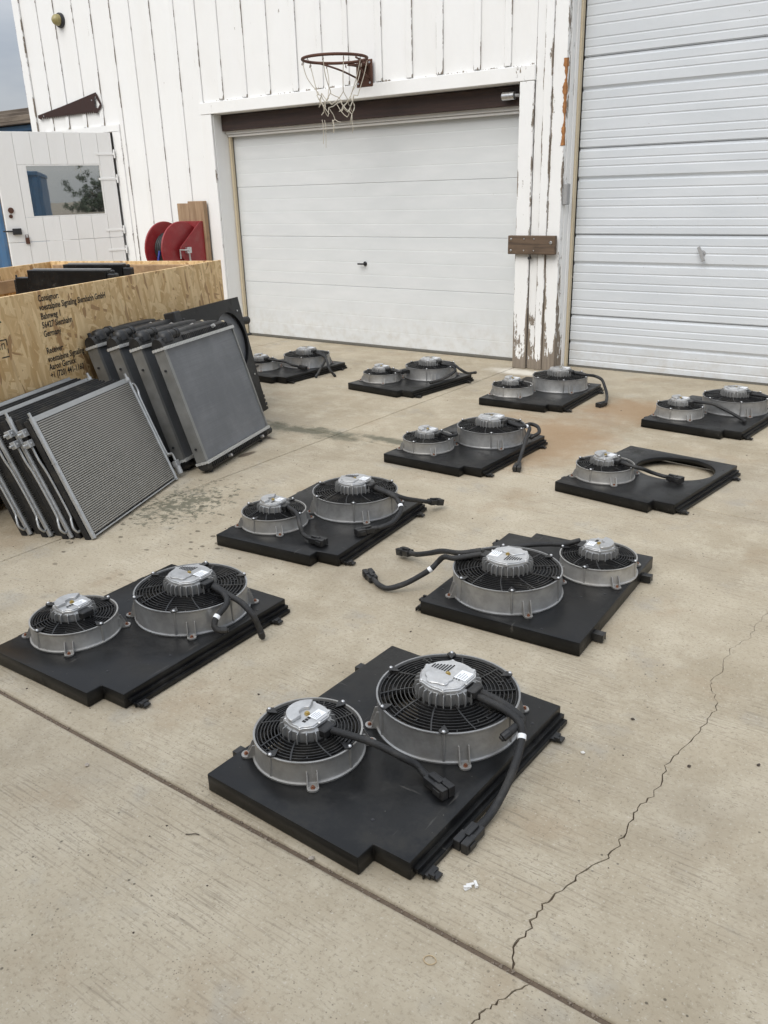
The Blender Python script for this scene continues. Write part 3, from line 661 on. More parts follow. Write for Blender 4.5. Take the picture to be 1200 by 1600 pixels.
sw = empty('saw_blade', (-9.85, 6.6545, 2.43)); tag(sw, 'dark rusty crosscut saw blade hung above the open door', 'saw')
poly = [(-0.02, 0.015), (0.45, 0.075), (0.80, 0.125), (1.06, 0.165), (1.13, 0.175), (1.16, 0.13), (1.20, 0.06), (1.205, 0.03), (1.16, 0.0), (1.11, -0.035), (1.08, -0.03)]
tx = 1.06
while tx > 0.06:
    poly += [(tx, -0.03 - 0.004 * (1 - tx)), (tx - 0.018, -0.008)]; tx -= 0.036
poly += [(0.03, -0.035), (-0.02, -0.015)]
hole = [(1.110, 0.148), (1.145, 0.095), (1.178, 0.050), (1.135, 0.012), (1.085, 0.030), (1.088, 0.11)]
bm = bmesh.new(); ev = []
for lp in (poly, hole):
    vs_ = [bm.verts.new((x, 0, z)) for x, z in lp]; ev += [bm.edges.new((vs_[k], vs_[(k + 1) % len(vs_)])) for k in range(len(vs_))]
bmesh.ops.triangle_fill(bm, use_beauty=True, edges=ev)
ex = bmesh.ops.extrude_face_region(bm, geom=bm.faces[:])
for v in ex['geom']:
    if isinstance(v, bmesh.types.BMVert): v.co.y -= 0.006
bmesh.ops.recalc_face_normals(bm, faces=bm.faces); me = bpy.data.meshes.new('blade'); bm.to_mesh(me); bm.free(); me.materials.append(M['rustdark']); link('blade', me, sw)
for x, z in ((0.1, 0.0), (1.05, 0.1)): MB().disc(0.008, 0, 0.012, 8, T((x, -0.0, z)) @ Matrix.Rotation(R_(90), 4, 'X')).build('nail', M['steel'], sw)

lm = empty('wall_lamp', (-9.2, 6.678, 3.37)); lm.scale = (0.66, 0.66, 0.66); tag(lm, 'round bulkhead lamp with yellowed dome high on the wall', 'lamp')
rx = Matrix.Rotation(R_(90), 4, 'X')
MB().lathe([(0.0001, 0), (0.115, 0), (0.115, 0.03), (0.10, 0.055), (0.092, 0.055)], 32, mat=rx).build('base', M['darkmetal'], lm, smooth=40)
MB().lathe([(0.09, 0.05), (0.088, 0.085), (0.072, 0.125), (0.045, 0.15), (0.0001, 0.16)], 32, mat=rx).build('dome', M['lampglass'], lm, smooth=60)

pq = empty('wooden_block', (-3.48, 6.648, 0.965)); tag(pq, 'short weathered board screwed across the post between the doors', 'board')
MB().box(0.0, 0.425, -0.045, 0.0, 0.0, 0.148).build('plank', M['barewood'], pq, bevel=0.004)
for x, z, s in ((0.03, 0.12, 1), (0.03, 0.03, 1), (0.15, 0.122, .6), (0.24, 0.122, .6), (0.15, 0.03, .6), (0.24, 0.03, .6), (0.39, 0.095, 1.5)):
    MB().disc(0.009 * s, 0, 0.008, 10, T((x, -0.045, z)) @ rx, 0.003).build('screw', M['steel'], pq)
MB().tube([(0.19, 0.0, -0.03), (0.19, -0.03, -0.03)], 0.012, 10).build('peg', M['darkmetal'], pq)

gb = tag(MB().box(-3.046, -3.008, 6.69, 6.755, 1.345, 1.505).build('sensor_box', M['greybox'], None, bevel=0.006), 'small grey box on the corner of the post', 'box')
sc_ = empty('security_camera', (-3.475, 6.78, 2.178)); tag(sc_, 'small silver camera on the right end of the dark beam', 'camera')
ry = Matrix.Rotation(R_(-90), 4, 'Y')
MB().lathe([(0.0001, 0.0), (0.03, 0.0), (0.031, 0.105), (0.026, 0.11), (0.026, 0.1), (0.0001, 0.1)], 24, mat=T((-0.045, -0.045, 0)) @ ry).build('housing', M['steel'], sc_, smooth=40)
MB().disc(0.02, 0, 0.006, 16, T((-0.146, -0.045, 0)) @ ry).build('lens', M['dark'], sc_)
MB().tube([(-0.04, -0.045, 0), (-0.015, -0.04, 0.0), (-0.005, 0.0, 0.0)], 0.013).disc(0.024, 0, 0.008, 16, T((-0.005, 0.004, 0)) @ rx).build('mount', M['greybox'], sc_, smooth=40)

# hose reel on its two planks
hrb = empty('hose_reel', (-7.32, 6.60, 0.62)); tag(hrb, 'red steel hose reel with black hose on the barn wall behind the crate', 'hose reel')
MB().box(-0.20, -0.02, 0.0, 0.05, -0.2, 0.80).build('plank', M['newwood'], hrb, bevel=0.004)
MB().box(-0.018, 0.22, -0.01, 0.05, -0.2, 0.82).build('plank', M['newwood'], hrb, bevel=0.004)
ryx = Matrix.Rotation(R_(90), 4, 'Y')
AX = Vector((0, -0.27, 0.34)); RD = 0.285
for x in (-0.13, 0.13):
    MB().lathe([(0.0001, -0.004), (RD - 0.01, -0.004), (RD, -0.014), (RD + 0.004, -0.010), (RD, 0.004), (RD - 0.012, 0.008), (0.0001, 0.008)], 48, mat=T((x, AX.y, AX.z)) @ ryx).build('flange', M['reel'], hrb, smooth=50)
MB().lathe([(0.08, 0), (0.08, 0.24)], 24, mat=T((-0.12, AX.y, AX.z)) @ ryx).build('drum', M['reel'], hrb, smooth=50)
hs = MB()
for k in range(8):
    for lay in range(3):
        r = 0.10 + lay * 0.034; hs.lathe([(r + 0.013 * math.cos(q), 0.013 * math.sin(q)) for q in [j * math.pi / 3 for j in range(6)]], 28, True, T((-0.105 + k * 0.028, AX.y, AX.z)) @ ryx)
hs.build('hose', M['hose'], hrb, smooth=60)
MB().tube(smooth_path([(-0.02, AX.y - 0.19, 0.34), (-0.02, AX.y - 0.225, 0.22), (-0.03, AX.y - 0.23, 0.02)], 5), 0.013).build('hose_end', M['blueend'], hrb, smooth=60)
for x, sx in ((0.185, 1),):
    pl = [(0.0, -0.02), (0.0, 0.62), (-0.05, 0.62), (-0.36, 0.37), (-0.36, 0.30), (-0.12, -0.02)]
    b_ = MB().prism(pl, 0, 0.008); b_.v = [(x + z, y_, zz_) for y_, zz_, z in b_.v]
    b_.build('side_bracket', M['reel'], hrb, bevel=0.002)
MB().box(-0.15, 0.184, -0.022, -0.012, -0.02, 0.62).build('back_bracket', M['reel'], hrb, bevel=0.002)
MB().tube([(-0.16, AX.y, AX.z), (0.24, AX.y, AX.z)], 0.016, 12).box(0.195, 0.23, AX.y - 0.03, AX.y + 0.03, AX.z - 0.03, AX.z + 0.03).tube([(0.22, AX.y, AX.z), (0.22, AX.y + 0.02, AX.z - 0.3)], 0.009).tube([(0.22, AX.y, AX.z), (0.22, AX.y - 0.12, AX.z + 0.01), (0.22, AX.y - 0.12, AX.z - 0.08)], 0.008).build('axle', M['steel'], hrb)

# ------------------------------------------------------------------ crate
CA = math.atan2(0.954, -0.299)
crate = empty('crate', (-4.749, 4.531, 0), (0, 0, CA)); tag(crate, 'large open strand-board crate with stencilled address, behind the leaning radiators', 'crate')
CL, CD, CH, TH = 2.85, 1.525, 1.05, 0.018
def panel(nm, *a):
    mb = MB().box(*a)
    return mb.build(nm, M['osb'], crate, bevel=0.0015)
panel('side_panel', -1.374, 0, 0, TH, 0.10, CH); panel('side_panel', -CL, -1.377, 0, TH, 0.10, CH)
panel('side_panel', -CL, 0, CD - TH, CD, 0.10, CH - 0.01)
bm_ = MB().box(0, CD - 2 * TH - 0.004, 0, TH, 0.10, CH - 0.006)
e1 = bm_.build('end_panel', M['osb'], crate, bevel=0.0015); e1.rotation_euler = (0, 0, R_(90)); e1.location = (0, TH + 0.002, 0)
bm_ = MB().box(0, CD - 2 * TH - 0.004, 0, TH, 0.10, CH - 0.006)
e2 = bm_.build('end_panel', M['osb'], crate, bevel=0.0015); e2.rotation_euler = (0, 0, R_(90)); e2.location = (-CL + TH, TH + 0.002, 0)
panel('floor_panel', -CL + 0.02, -0.02, TH + 0.002, CD - TH - 0.002, 0.10, 0.118)
for x in (-0.10, -CL / 2, -CL + 0.10): MB().box(x - 0.05, x + 0.05, 0.02, CD - 0.02, 0.0, 0.098).build('skid', M['crateframe'], crate, bevel=0.003)
MB().box(-CL + 0.03, -0.03, CD - TH - 0.042, CD - TH - 0.002, 0.86, 0.95).build('rail', M['crateframe'], crate, bevel=0.003)
MB().box(-TH - 0.042, -TH - 0.002, 0.03, CD - 0.07, 0.93, 1.02).build('rail', M['crateframe'], crate, bevel=0.003)
# stencilled address, printed on the front panel
def text_mesh(s, size):
    cu = bpy.data.curves.new('text', 'FONT'); cu.body = s; cu.size = size; cu.offset = 0.0010; cu.resolution_u = 2
    ob = bpy.data.objects.new('text', cu); COL.objects.link(ob); dg = bpy.context.evaluated_depsgraph_get(); dg.update()
    me = bpy.data.meshes.new_from_object(ob.evaluated_get(dg)); bpy.data.objects.remove(ob); bpy.data.curves.remove(cu)
    return me
LINES = [('Consignor:', 0.997), ('voestalpine Signaling Siershahn GmbH', 0.950), ('Bahnweg 1', 0.903), ('56427 Siershahn', 0.857), ('Germany', 0.811),
         ('Receiver:', 0.721), ('voestalpine Signaling', 0.675), ('Aaron Gersick', 0.632), ('+1 (720) 441-1160', 0.588)]
for s, z in LINES:
    me = text_mesh(s, 0.047); me.materials.clear(); me.materials.append(M['ink'])
    o = link('stencil_text', me, crate, loc=(-2.002, -0.0012, z), rot=(R_(90), 0, 0)); o.scale = (0.80, 1, 1)
mk = MB()
for x0, x1, z0, z1 in ((-2.42, -2.36, 0.842, 0.848), (-2.33, -2.277, 0.842, 0.848), (-2.283, -2.277, 0.815, 0.842), (-2.283, -2.277, 0.775, 0.80), (-2.33, -2.277, 0.757, 0.763), (-2.42, -2.36, 0.757, 0.763), (-2.32, -2.315, 0.80, 0.825), (-2.302, -2.297, 0.80, 0.825), (-2.32, -2.297, 0.825, 0.83), (-2.335, -2.330, 0.80, 0.83)):
    mk.add([(x0, -0.0012, z0), (x1, -0.0012, z0), (x1, -0.0012, z1), (x0, -0.0012, z1)], [(0, 1, 2, 3)])
mk.add([(-2.36, -0.0012, 0.93), (-2.29, -0.0012, 0.93), (-2.325, -0.0012, 0.975)], [(0, 1, 2)])
mk.build('stencil_mark', M['ink'], crate)

# ------------------------------------------------------------------ fan panels
PL, PW, NU, NV, ZP = 0.827, 0.627, 0.057, 0.107, 0.055
FS = dict(c=(0.240, 0.153), R=0.150, h=0.068, ntab=4, tab0=0.0, cap=0.060, fin=0.078, ch=0.046, nf=18, rings=8)
FL = dict(c=(0.582, 0.387), R=0.206, h=0.094, ntab=6, tab0=30.0, cap=0.080, fin=0.097, ch=0.054, nf=28, rings=10)
SH = {}
def plate_mesh():
    out = [(0, 0), (PL, 0), (PL, -PW), (NU, -PW), (NU, -(PW - NV)), (0, -(PW - NV))]
    bm = bmesh.new(); ed = []
    ov = [bm.verts.new((x, y, ZP)) for x, y in out]; ed += [bm.edges.new((ov[k], ov[(k + 1) % 6])) for k in range(6)]
    holes = []
    for F_ in (FS, FL):
        n = 48; r = F_['R'] - (0.012 if F_ is FS else 0.0025)
        hv = [bm.verts.new((F_['c'][0] + r * math.cos(2 * math.pi * k / n), -F_['c'][1] + r * math.sin(2 * math.pi * k / n), ZP)) for k in range(n)]
        he = [bm.edges.new((hv[k], hv[(k + 1) % n])) for k in range(n)]; ed += he; holes.append((F_, he))
    bmesh.ops.triangle_fill(bm, use_beauty=True, edges=ed)
    for f in bm.faces:
        if f.normal.z < 0: f.normal_flip()
    oe = [e for e in ed[:6]]
    ex = bmesh.ops.extrude_edge_only(bm, edges=oe)
    for v in ex['geom']:
        if isinstance(v, bmesh.types.BMVert): v.co.z = 0.004
    for F_, he in holes:
        ex = bmesh.ops.extrude_edge_only(bm, edges=he)
        for v in ex['geom']:
            if isinstance(v, bmesh.types.BMVert):
                v.co.z = ZP - 0.022; cx, cy = F_['c'][0], -F_['c'][1]; v.co.x = cx + (v.co.x - cx) * 0.985; v.co.y = cy + (v.co.y - cy) * 0.985
    bmesh.ops.recalc_face_normals(bm, faces=bm.faces)
    up = [f for f in bm.faces if abs(f.normal.z) > 0.9]
    if up and sum(f.normal.z for f in up) < 0: bmesh.ops.reverse_faces(bm, faces=bm.faces)
    es = [e for e in bm.edges if len(e.link_faces) == 2 and e.calc_face_angle() > 0.8 and (abs(e.verts[0].co.z - ZP) < 1e-4 or abs(e.verts[1].co.z - ZP) < 1e-4)]
    bmesh.ops.bevel(bm, geom=es, offset=0.004, segments=2, profile=0.5, affect='EDGES')
    me = bpy.data.meshes.new('shroud_plate'); bm.to_mesh(me); bm.free(); me.materials.append(M['shroud']); me.shade_smooth(); me.set_sharp_from_angle(angle=R_(35)); return me
SH['plate'] = plate_mesh()
SH['rail'] = MB().box(NU + 0.02, PL - 0.004, -PW - 0.022, -PW - 0.001, 0.012, 0.017).box(NU + 0.02, PL - 0.004, -PW - 0.024, -PW - 0.0205, 0.004, 0.017).box(NU + 0.015, PL, -PW - 0.012, -PW + 0.001, 0.018, 0.030).mesh('side_rail', M['shroud'])
SH['tab'] = MB().box(-0.022, 0.022, 0.0, 0.045, 0.030, 0.034).box(-0.022, -0.018, 0.0, 0.045, 0.006, 0.0298).box(0.018, 0.022, 0.0, 0.045, 0.006, 0.0298).box(-0.018, 0.018, 0.041, 0.045, 0.012, 0.0298).mesh('edge_clip', M['plastic'])
SH['clip'] = MB().box(-0.03, 0.03, -0.03, 0.0, 0.008, 0.016).box(-0.02, 0.02, -0.055, -0.03, 0.006, 0.013).box(-0.026, -0.014, -0.045, -0.02, 0.013, 0.022).mesh('edge_clip', M['plastic'])
def fan_meshes(F_, key):
    R, h = F_['R'], F_['h']; D = {}; tabs = [R_(F_['tab0']) + 2 * math.pi * k / F_['ntab'] for k in range(F_['ntab'])]
    mb = MB().lathe([(R - 0.007, 0.0005), (R + 0.007, 0.0005), (R + 0.007, 0.005), (R + 0.002, 0.007), (R, 0.011), (R - 0.0015, h - 0.007), (R + 0.0012, h - 0.004), (R + 0.0012, h), (R - 0.004, h), (R - 0.005, h - 0.004), (R - 0.0075, 0.01)], 72, True)
    for a in tabs: mb.tube([(R * math.cos(a), R * math.sin(a), 0.002), ((R - 0.001) * math.cos(a), (R - 0.001) * math.sin(a), h - 0.001)], 0.0048, 8)
    RM = M['castwarm'] if F_ is FS else M['cast']; D['ring'] = mb.mesh('fan_ring', RM, 38)
    # guard grille
    g = MB(); n = F_['rings']; r0 = F_['fin'] * 0.93; r1 = R - 0.010
    dome = lambda r: h - 0.004 + 0.010 * max(0.0, (r1 - r) / (r1 - r0))
    rs = [r0 + (r1 - r0) * k / (n - 1) for k in range(n)]
    for r in rs:
        z = dome(r); g.lathe([(r - 0.0012, z - 0.007), (r + 0.0012, z - 0.007), (r + 0.0012, z), (r - 0.0012, z)], 60, True)
    ns = 8 if F_ is FS else 10
    for k in range(ns):
        a = 2 * math.pi * (k + 0.3) / ns; pts = []
        for q in range(4):
            t = q / 3; r = r0 - 0.006 + (r1 + 0.006 - r0) * t; aa = a + 0.16 * t; pts.append((r, aa))
        for (ra, aa), (rb, ab) in zip(pts, pts[1:]):
            pa = Vector((ra * math.cos(aa), ra * math.sin(aa), 0)); pb = Vector((rb * math.cos(ab), rb * math.sin(ab), 0)); d = (pb - pa).normalized(); s = Vector((-d.y, d.x, 0)) * 0.0021
            za, zb = dome(ra), dome(rb); vs_ = []
            for p_, z_ in ((pa, za), (pb, zb)):
                for sg in (-1, 1):
                    for dz in (-0.010, 0.0012): vs_.append(tuple(p_ + s * sg + Vector((0, 0, z_ + dz))))
            g.add(vs_, [(0, 1, 3, 2), (4, 6, 7, 5), (0, 4, 5, 1), (2, 3, 7, 6), (1, 5, 7, 3), (0, 2, 6, 4)])
    r4 = random.Random(9)
    for k in range(26 if F_ is FL else 10):
        q = r4.randrange(n // 2, n - 1); a = r4.uniform(0, 2 * math.pi); ra, rb = rs[q], rs[q + 1]; z = dome((ra + rb) / 2)
        g.box(ra, rb, -0.0016, 0.0016, z - 0.008, z, RZ(a))
    D['grille'] = g.mesh('grille', M['grille'])
    D['tab'] = MB().prism([(R - 0.034, 0.0), (R - 0.006, -0.014), (R + 0.004, -0.007), (R + 0.004, 0.007), (R - 0.006, 0.014)], h + 0.0006, h + 0.004).mesh('grille_clip', M['grille'])
    D['screw'] = MB().lathe([(0.006, 0), (0.0055, 0.003), (0.003, 0.005), (0.0001, 0.0055)], 10).mesh('screw', M['steel'], 60)
    # rotor under the guard
    b = MB().disc(F_['fin'] * 0.9, h * 0.1, h * 0.62, 28)
    for k in range(9):
        a = 2 * math.pi * k / 9; vs_ = []
        for i in range(5):
            t = i / 4; r = F_['fin'] * 0.88 + (R - 0.014 - F_['fin'] * 0.88) * t; sw_ = a + 0.25 * t; wd = 0.26 + 0.06 * t
            for sg, z in ((-1, h * 0.15), (1, h * 0.55)):
                for dz in (0, 0.003): vs_.append((r * math.cos(sw_ + sg * wd), r * math.sin(sw_ + sg * wd), z + dz))
        fs_ = []
        for i in range(4):
            o_ = i * 4; fs_ += [(o_, o_ + 4, o_ + 6, o_ + 2), (o_ + 1, o_ + 3, o_ + 7, o_ + 5), (o_, o_ + 1, o_ + 5, o_ + 4), (o_ + 2, o_ + 6, o_ + 7, o_ + 3)]
        b.add(vs_, fs_)
    D['rotor'] = b.mesh('rotor', M['blade'], 30)
    # finned motor housing
    fr, cr, zc = F_['fin'], F_['cap'], h + F_['ch']
    mo = MB().lathe([(0.0001, h * 0.6), (fr * 0.84, h * 0.6), (fr * 0.84, zc - 0.016), (cr * 0.97, zc - 0.012), (0.0001, zc - 0.012)], 36)
    for k in range(F_['nf']):
        a = 2 * math.pi * k / F_['nf']; mo.add([(fr * 0.80, -0.0022, h - 0.012), (fr * 0.99, -0.0016, h - 0.012), (fr, -0.0013, zc - 0.026), (fr * 0.96, -0.0013, zc - 0.016), (fr * 0.80, -0.002, zc - 0.012),
                                                (fr * 0.80, 0.0022, h - 0.012), (fr * 0.99, 0.0016, h - 0.012), (fr, 0.0013, zc - 0.026), (fr * 0.96, 0.0013, zc - 0.016), (fr * 0.80, 0.002, zc - 0.012)],
                                               [(0, 4, 3, 2, 1), (5, 6, 7, 8, 9), (0, 1, 6, 5), (1, 2, 7, 6), (2, 3, 8, 7), (3, 4, 9, 8), (4, 0, 5, 9)], RZ(a))
    D['motor'] = mo.mesh('motor_housing', M['castdark'], 40)
    cap = MB(); pts = []
    nn = 60
    for k in range(nn):
        a = 2 * math.pi * k / nn; r = cr
        for bk in range(6):
            da = math.atan2(math.sin(a - bk * math.pi / 3 - 0.4), math.cos(a - bk * math.pi / 3 - 0.4)); r += 0.007 * math.exp(-(da / 0.10) ** 2)
        x, y = r * math.cos(a), r * math.sin(a); y = max(y, -cr * 0.86); pts.append((x, y))
    cap.prism(pts, zc - 0.014, zc - 0.004); cap.prism([(x * 0.94, y * 0.94) for x, y in pts], zc - 0.0045, zc)
    for bk in range(6):
        a = bk * math.pi / 3 + 0.4; cap.lathe([(0.0055, 0), (0.005, 0.004), (0.0001, 0.005)], 10, mat=T(((cr - 0.001) * math.cos(a), max((cr - 0.001) * math.sin(a), -cr * 0.85), zc - 0.004)))
    if F_ is FS:      # raised kidney on the cover
        k_ = []
        for i in range(13): a = R_(25 + 150 * i / 12); k_.append((cr * 0.96 * math.cos(a), cr * 0.96 * math.sin(a)))
        for i in range(13): a = R_(175 - 150 * i / 12); k_.append((cr * 0.36 * math.cos(a), cr * 0.36 * math.sin(a)))
        cap.prism(k_, zc, zc + 0.010)
    else:
        k_ = []
        for i in range(40): a = 2 * math.pi * i / 40; r = cr * (0.42 + 0.05 * math.sin(5 * a)); k_.append((-cr * 0.42 + r * 0.95 * math.cos(a), cr * 0.12 + r * 1.2 * math.sin(a)))
        cap.prism(k_, zc, zc + 0.005)
    sl = MB()
    if F_ is FL:
        for i in range(7): sl.box(cr * 0.10, cr * 0.64 - i * 0.004, cr * 0.10 + i * 0.0085, cr * 0.10 + i * 0.0085 + 0.0038, zc + 0.0004, zc + 0.0012)
        for i in range(3): sl.box(-cr * 0.12, cr * 0.20, -cr * 0.34 - i * 0.0085, -cr * 0.34 - i * 0.0085 + 0.0038, zc + 0.0004, zc + 0.0012)
    else:
        for i in range(3): sl.box(-0.034 + i * 0.010, -0.027 + i * 0.010, -cr * 0.36, -cr * 0.36 + 0.010, zc + 0.0004, zc + 0.001)
    D['slots'] = sl.mesh('vent_slots', M['dark'])
    D['cap'] = cap.mesh('motor_cover', M['castlight'], 35)
    D['bolt'] = MB().disc(0.008, zc, zc + 0.004, 14).disc(0.0055, zc + 0.004, zc + 0.007, 6).mesh('centre_bolt', M['brass'])
    sx, sy = (0.042, 0.030) if F_ is FS else (0.046, 0.038)
    cx, cy = (0.014, -cr * 0.42) if F_ is FS else (0.018, -cr * 0.52)
    D['sticker'] = MB().box(cx - sx / 2, cx + sx / 2, cy - sy / 2, cy + sy / 2, zc + 0.0006, zc + 0.0014).mesh('sticker', M['sticker'])
    p_ = MB()
    for i in range(4): p_.box(cx - sx * 0.40, cx + sx * (0.1 + 0.09 * (i % 3)), cy - sy * 0.34 + i * sy * 0.2, cy - sy * 0.34 + i * sy * 0.2 + sy * 0.06, zc + 0.0016, zc + 0.0018)
    D['print'] = p_.mesh('sticker_print', M['stickerprint'])
    D['gland'] = MB().box(-0.022, 0.026, -cr - 0.022, -cr * 0.80, zc - 0.036, zc - 0.012).mesh('cable_gland', M['plastic'])
    # lug: U-shaped bracket with two prongs
    lu = MB(); ln = 0.036
    poly_ = [(-0.016, 0.0), (0.016, 0.0)] + [(0.016 * math.cos(R_(q)), ln - 0.012 + 0.012 * math.sin(R_(q))) for q in range(0, 181, 20)]
    lu.prism(poly_, 0.0008, 0.006)
    for s in (-1, 1):
        lu.add([(s * 0.0118, -0.004, 0.006), (s * 0.0118, 0.020, 0.006), (s * 0.0118, 0.004, h * 0.58), (s * 0.0118, -0.004, h * 0.58), (s * 0.0152, -0.004, 0.006), (s * 0.0152, 0.020, 0.006), (s * 0.0152, 0.004, h * 0.58), (s * 0.0152, -0.004, h * 0.58)],
               [(0, 1, 2, 3), (7, 6, 5, 4), (0, 4, 5, 1), (1, 5, 6, 2), (2, 6, 7, 3), (3, 7, 4, 0)])
    D['lug'] = lu.mesh('mounting_lug', M['castwarm'])
    D['rivet'] = MB().disc(0.0062, 0.006, 0.009, 8).disc(0.004, 0.009, 0.013, 6).mesh('rivet', M['copper'])
    D['tabang'] = tabs; return D
SH['s'] = fan_meshes(FS, 's'); SH['L'] = fan_meshes(FL, 'L')
def conn_mesh(kind):
    c = MB()
    if kind == 'c':
        c.box(-0.019, 0.019, -0.012, 0.012, 0.0, 0.040).box(-0.0215, -0.0015, -0.015, 0.015, 0.0402, 0.082).box(0.0015, 0.0215, -0.015, 0.015, 0.0402, 0.082).box(-0.007, 0.007, 0.0122, 0.019, 0.006, 0.052).box(-0.0245, -0.0217, -0.008, 0.008, 0.046, 0.074).box(0.0217, 0.0245, -0.008, 0.008, 0.046, 0.074)
        c.box(-0.014, 0.014, -0.0155, -0.0125, 0.004, 0.030).tube([(0, 0, -0.016), (0, 0, 0.0)], 0.0098, 10)
    else:
        c.tube([(0, 0, -0.01), (0, 0, 0.016)], 0.0125, 10).tube([(0, 0, 0.016), (0, 0, 0.022)], 0.0095, 8)
    return c.mesh('connector', M['plastic'])
SH['pscrew'] = MB().lathe([(0.005, 0), (0.0045, 0.002), (0.0001, 0.003)], 10).mesh('screw', M['darkmetal'], 60)
SH['conn_c'] = conn_mesh('c'); SH['conn_b'] = conn_mesh('b')
SH['tape'] = MB().tube([(0, 0, -0.007), (0, 0, 0.007)], 0.0122, 12).mesh('tape_band', M['sticker'], 50)
CABLES = [
('A','s','c',[(0.247,0.227,0.145),(0.278,0.345,0.135),(0.301,0.423,0.11),(0.323,0.457,0.085),(0.32,0.488,0.07),(0.294,0.571,0.072)]),
('A','L','b',[(0.601,0.477,0.17),(0.591,0.551,0.17),(0.583,0.605,0.16),(0.581,0.627,0.145),(0.543,0.625,0.14),(0.52,0.616,0.13)]),
('A','L','c',[(0.584,0.483,0.165),(0.57,0.583,0.165),(0.559,0.632,0.15),(0.538,0.651,0.125),(0.482,0.669,0.1),(0.422,0.675,0.06),(0.367,0.675,0.03),(0.327,0.674,0.018),(0.306,0.674,0.018),(0.207,0.671,0.016)]),
('B','L','b',[(0.592,0.496,0.17),(0.577,0.564,0.165),(0.552,0.601,0.15),(0.513,0.604,0.13),(0.49,0.606,0.12),(0.474,0.61,0.1),(0.475,0.62,0.085),(0.488,0.631,0.08)]),
('B','L','b',[(0.603,0.485,0.17),(0.59,0.565,0.16),(0.586,0.639,0.145),(0.585,0.69,0.11),(0.601,0.697,0.06),(0.607,0.701,0.03)]),
('C','s','c',[(0.246,0.232,0.145),(0.201,0.315,0.14),(0.147,0.37,0.11),(0.135,0.393,0.08),(0.121,0.44,0.073),(0.113,0.515,0.073)]),
('C','L','c',[(0.603,0.477,0.17),(0.579,0.59,0.16),(0.619,0.645,0.13),(0.717,0.657,0.09),(0.794,0.671,0.06),(0.869,0.699,0.04)]),
('C','L','c',[(0.6,0.478,0.165),(0.563,0.599,0.16),(0.556,0.64,0.14),(0.514,0.679,0.11),(0.423,0.69,0.09),(0.367,0.66,0.078),(0.353,0.635,0.073),(0.276,0.590,0.073)]),
('D','s','b',[(0.178,0.254,0.14),(0.227,0.305,0.13),(0.235,0.369,0.12),(0.272,0.42,0.12),(0.3,0.476,0.11),(0.302,0.545,0.09)]),
('D','L','c',[(0.531,0.524,0.17),(0.572,0.592,0.16),(0.531,0.696,0.13),(0.514,0.766,0.1),(0.491,0.835,0.07),(0.459,0.88,0.05),(0.421,0.969,0.03)]),
('D','L','c',[(0.554,0.512,0.165),(0.625,0.586,0.16),(0.617,0.641,0.15),(0.614,0.672,0.12),(0.642,0.685,0.1),(0.67,0.722,0.07),(0.707,0.77,0.04),(0.738,0.825,0.02),(0.733,0.87,0.018),(0.709,0.911,0.018),(0.654,0.986,0.018)]),
('E','s','b',[(0.30,0.20,0.14),(0.272,0.286,0.14),(0.339,0.289,0.13),(0.40,0.236,0.12),(0.43,0.18,0.1)]),
('E','L','b',[(0.639,0.453,0.17),(0.633,0.566,0.155),(0.759,0.559,0.135),(0.772,0.603,0.12),(0.723,0.637,0.1),(0.691,0.613,0.08)]),
('E','L','c',[(0.63,0.459,0.165),(0.615,0.563,0.155),(0.668,0.6,0.14),(0.541,0.646,0.11),(0.448,0.673,0.06),(0.40,0.685,0.03),(0.249,0.744,0.018)]),
('F','s','c',[(0.255,0.227,0.14),(0.244,0.312,0.135),(0.278,0.35,0.12),(0.335,0.368,0.092),(0.362,0.42,0.075),(0.372,0.469,0.073),(0.360,0.515,0.074)]),
('G','s','b',[(0.29,0.215,0.145),(0.31,0.276,0.14),(0.345,0.333,0.13),(0.345,0.396,0.11),(0.331,0.463,0.09),(0.312,0.529,0.07),(0.269,0.565,0.069)]),
('G','L','b',[(0.592,0.48,0.17),(0.60,0.57,0.165),(0.62,0.63,0.14),(0.66,0.67,0.08),(0.70,0.69,0.02)]),
('H','L','c',[(0.62,0.46,0.17),(0.622,0.578,0.16),(0.70,0.615,0.14),(0.693,0.674,0.12),(0.646,0.718,0.08),(0.557,0.767,0.05),(0.465,0.801,0.03),(0.365,0.82,0.018),(0.32,0.793,0.018)]),
('I','L','b',[(0.61,0.465,0.17),(0.632,0.586,0.16),(0.60,0.675,0.14),(0.665,0.70,0.1),(0.835,0.655,0.07)]),
('I','L','b',[(0.60,0.47,0.165),(0.623,0.575,0.15),(0.584,0.64,0.13),(0.52,0.632,0.1),(0.429,0.621,0.08),(0.334,0.60,0.072)]),
('I','s','c',[(0.27,0.218,0.14),(0.279,0.31,0.13),(0.37,0.31,0.12)]),
('J','L','b',[(0.612,0.464,0.17),(0.602,0.581,0.15),(0.559,0.636,0.13),(0.441,0.678,0.07),(0.375,0.686,0.02)]),
('J','L','b',[(0.60,0.468,0.165),(0.574,0.593,0.15),(0.533,0.667,0.13),(0.461,0.761,0.07),(0.481,0.792,0.02)]),
('J','s','c',[(0.25,0.235,0.14),(0.318,0.363,0.12),(0.322,0.451,0.1),(0.364,0.491,0.08),(0.367,0.563,0.073)]),
]
TAPED = {2: 0.36, 3: 0.55, 7: 0.42, 10: 0.45, 13: 0.28}
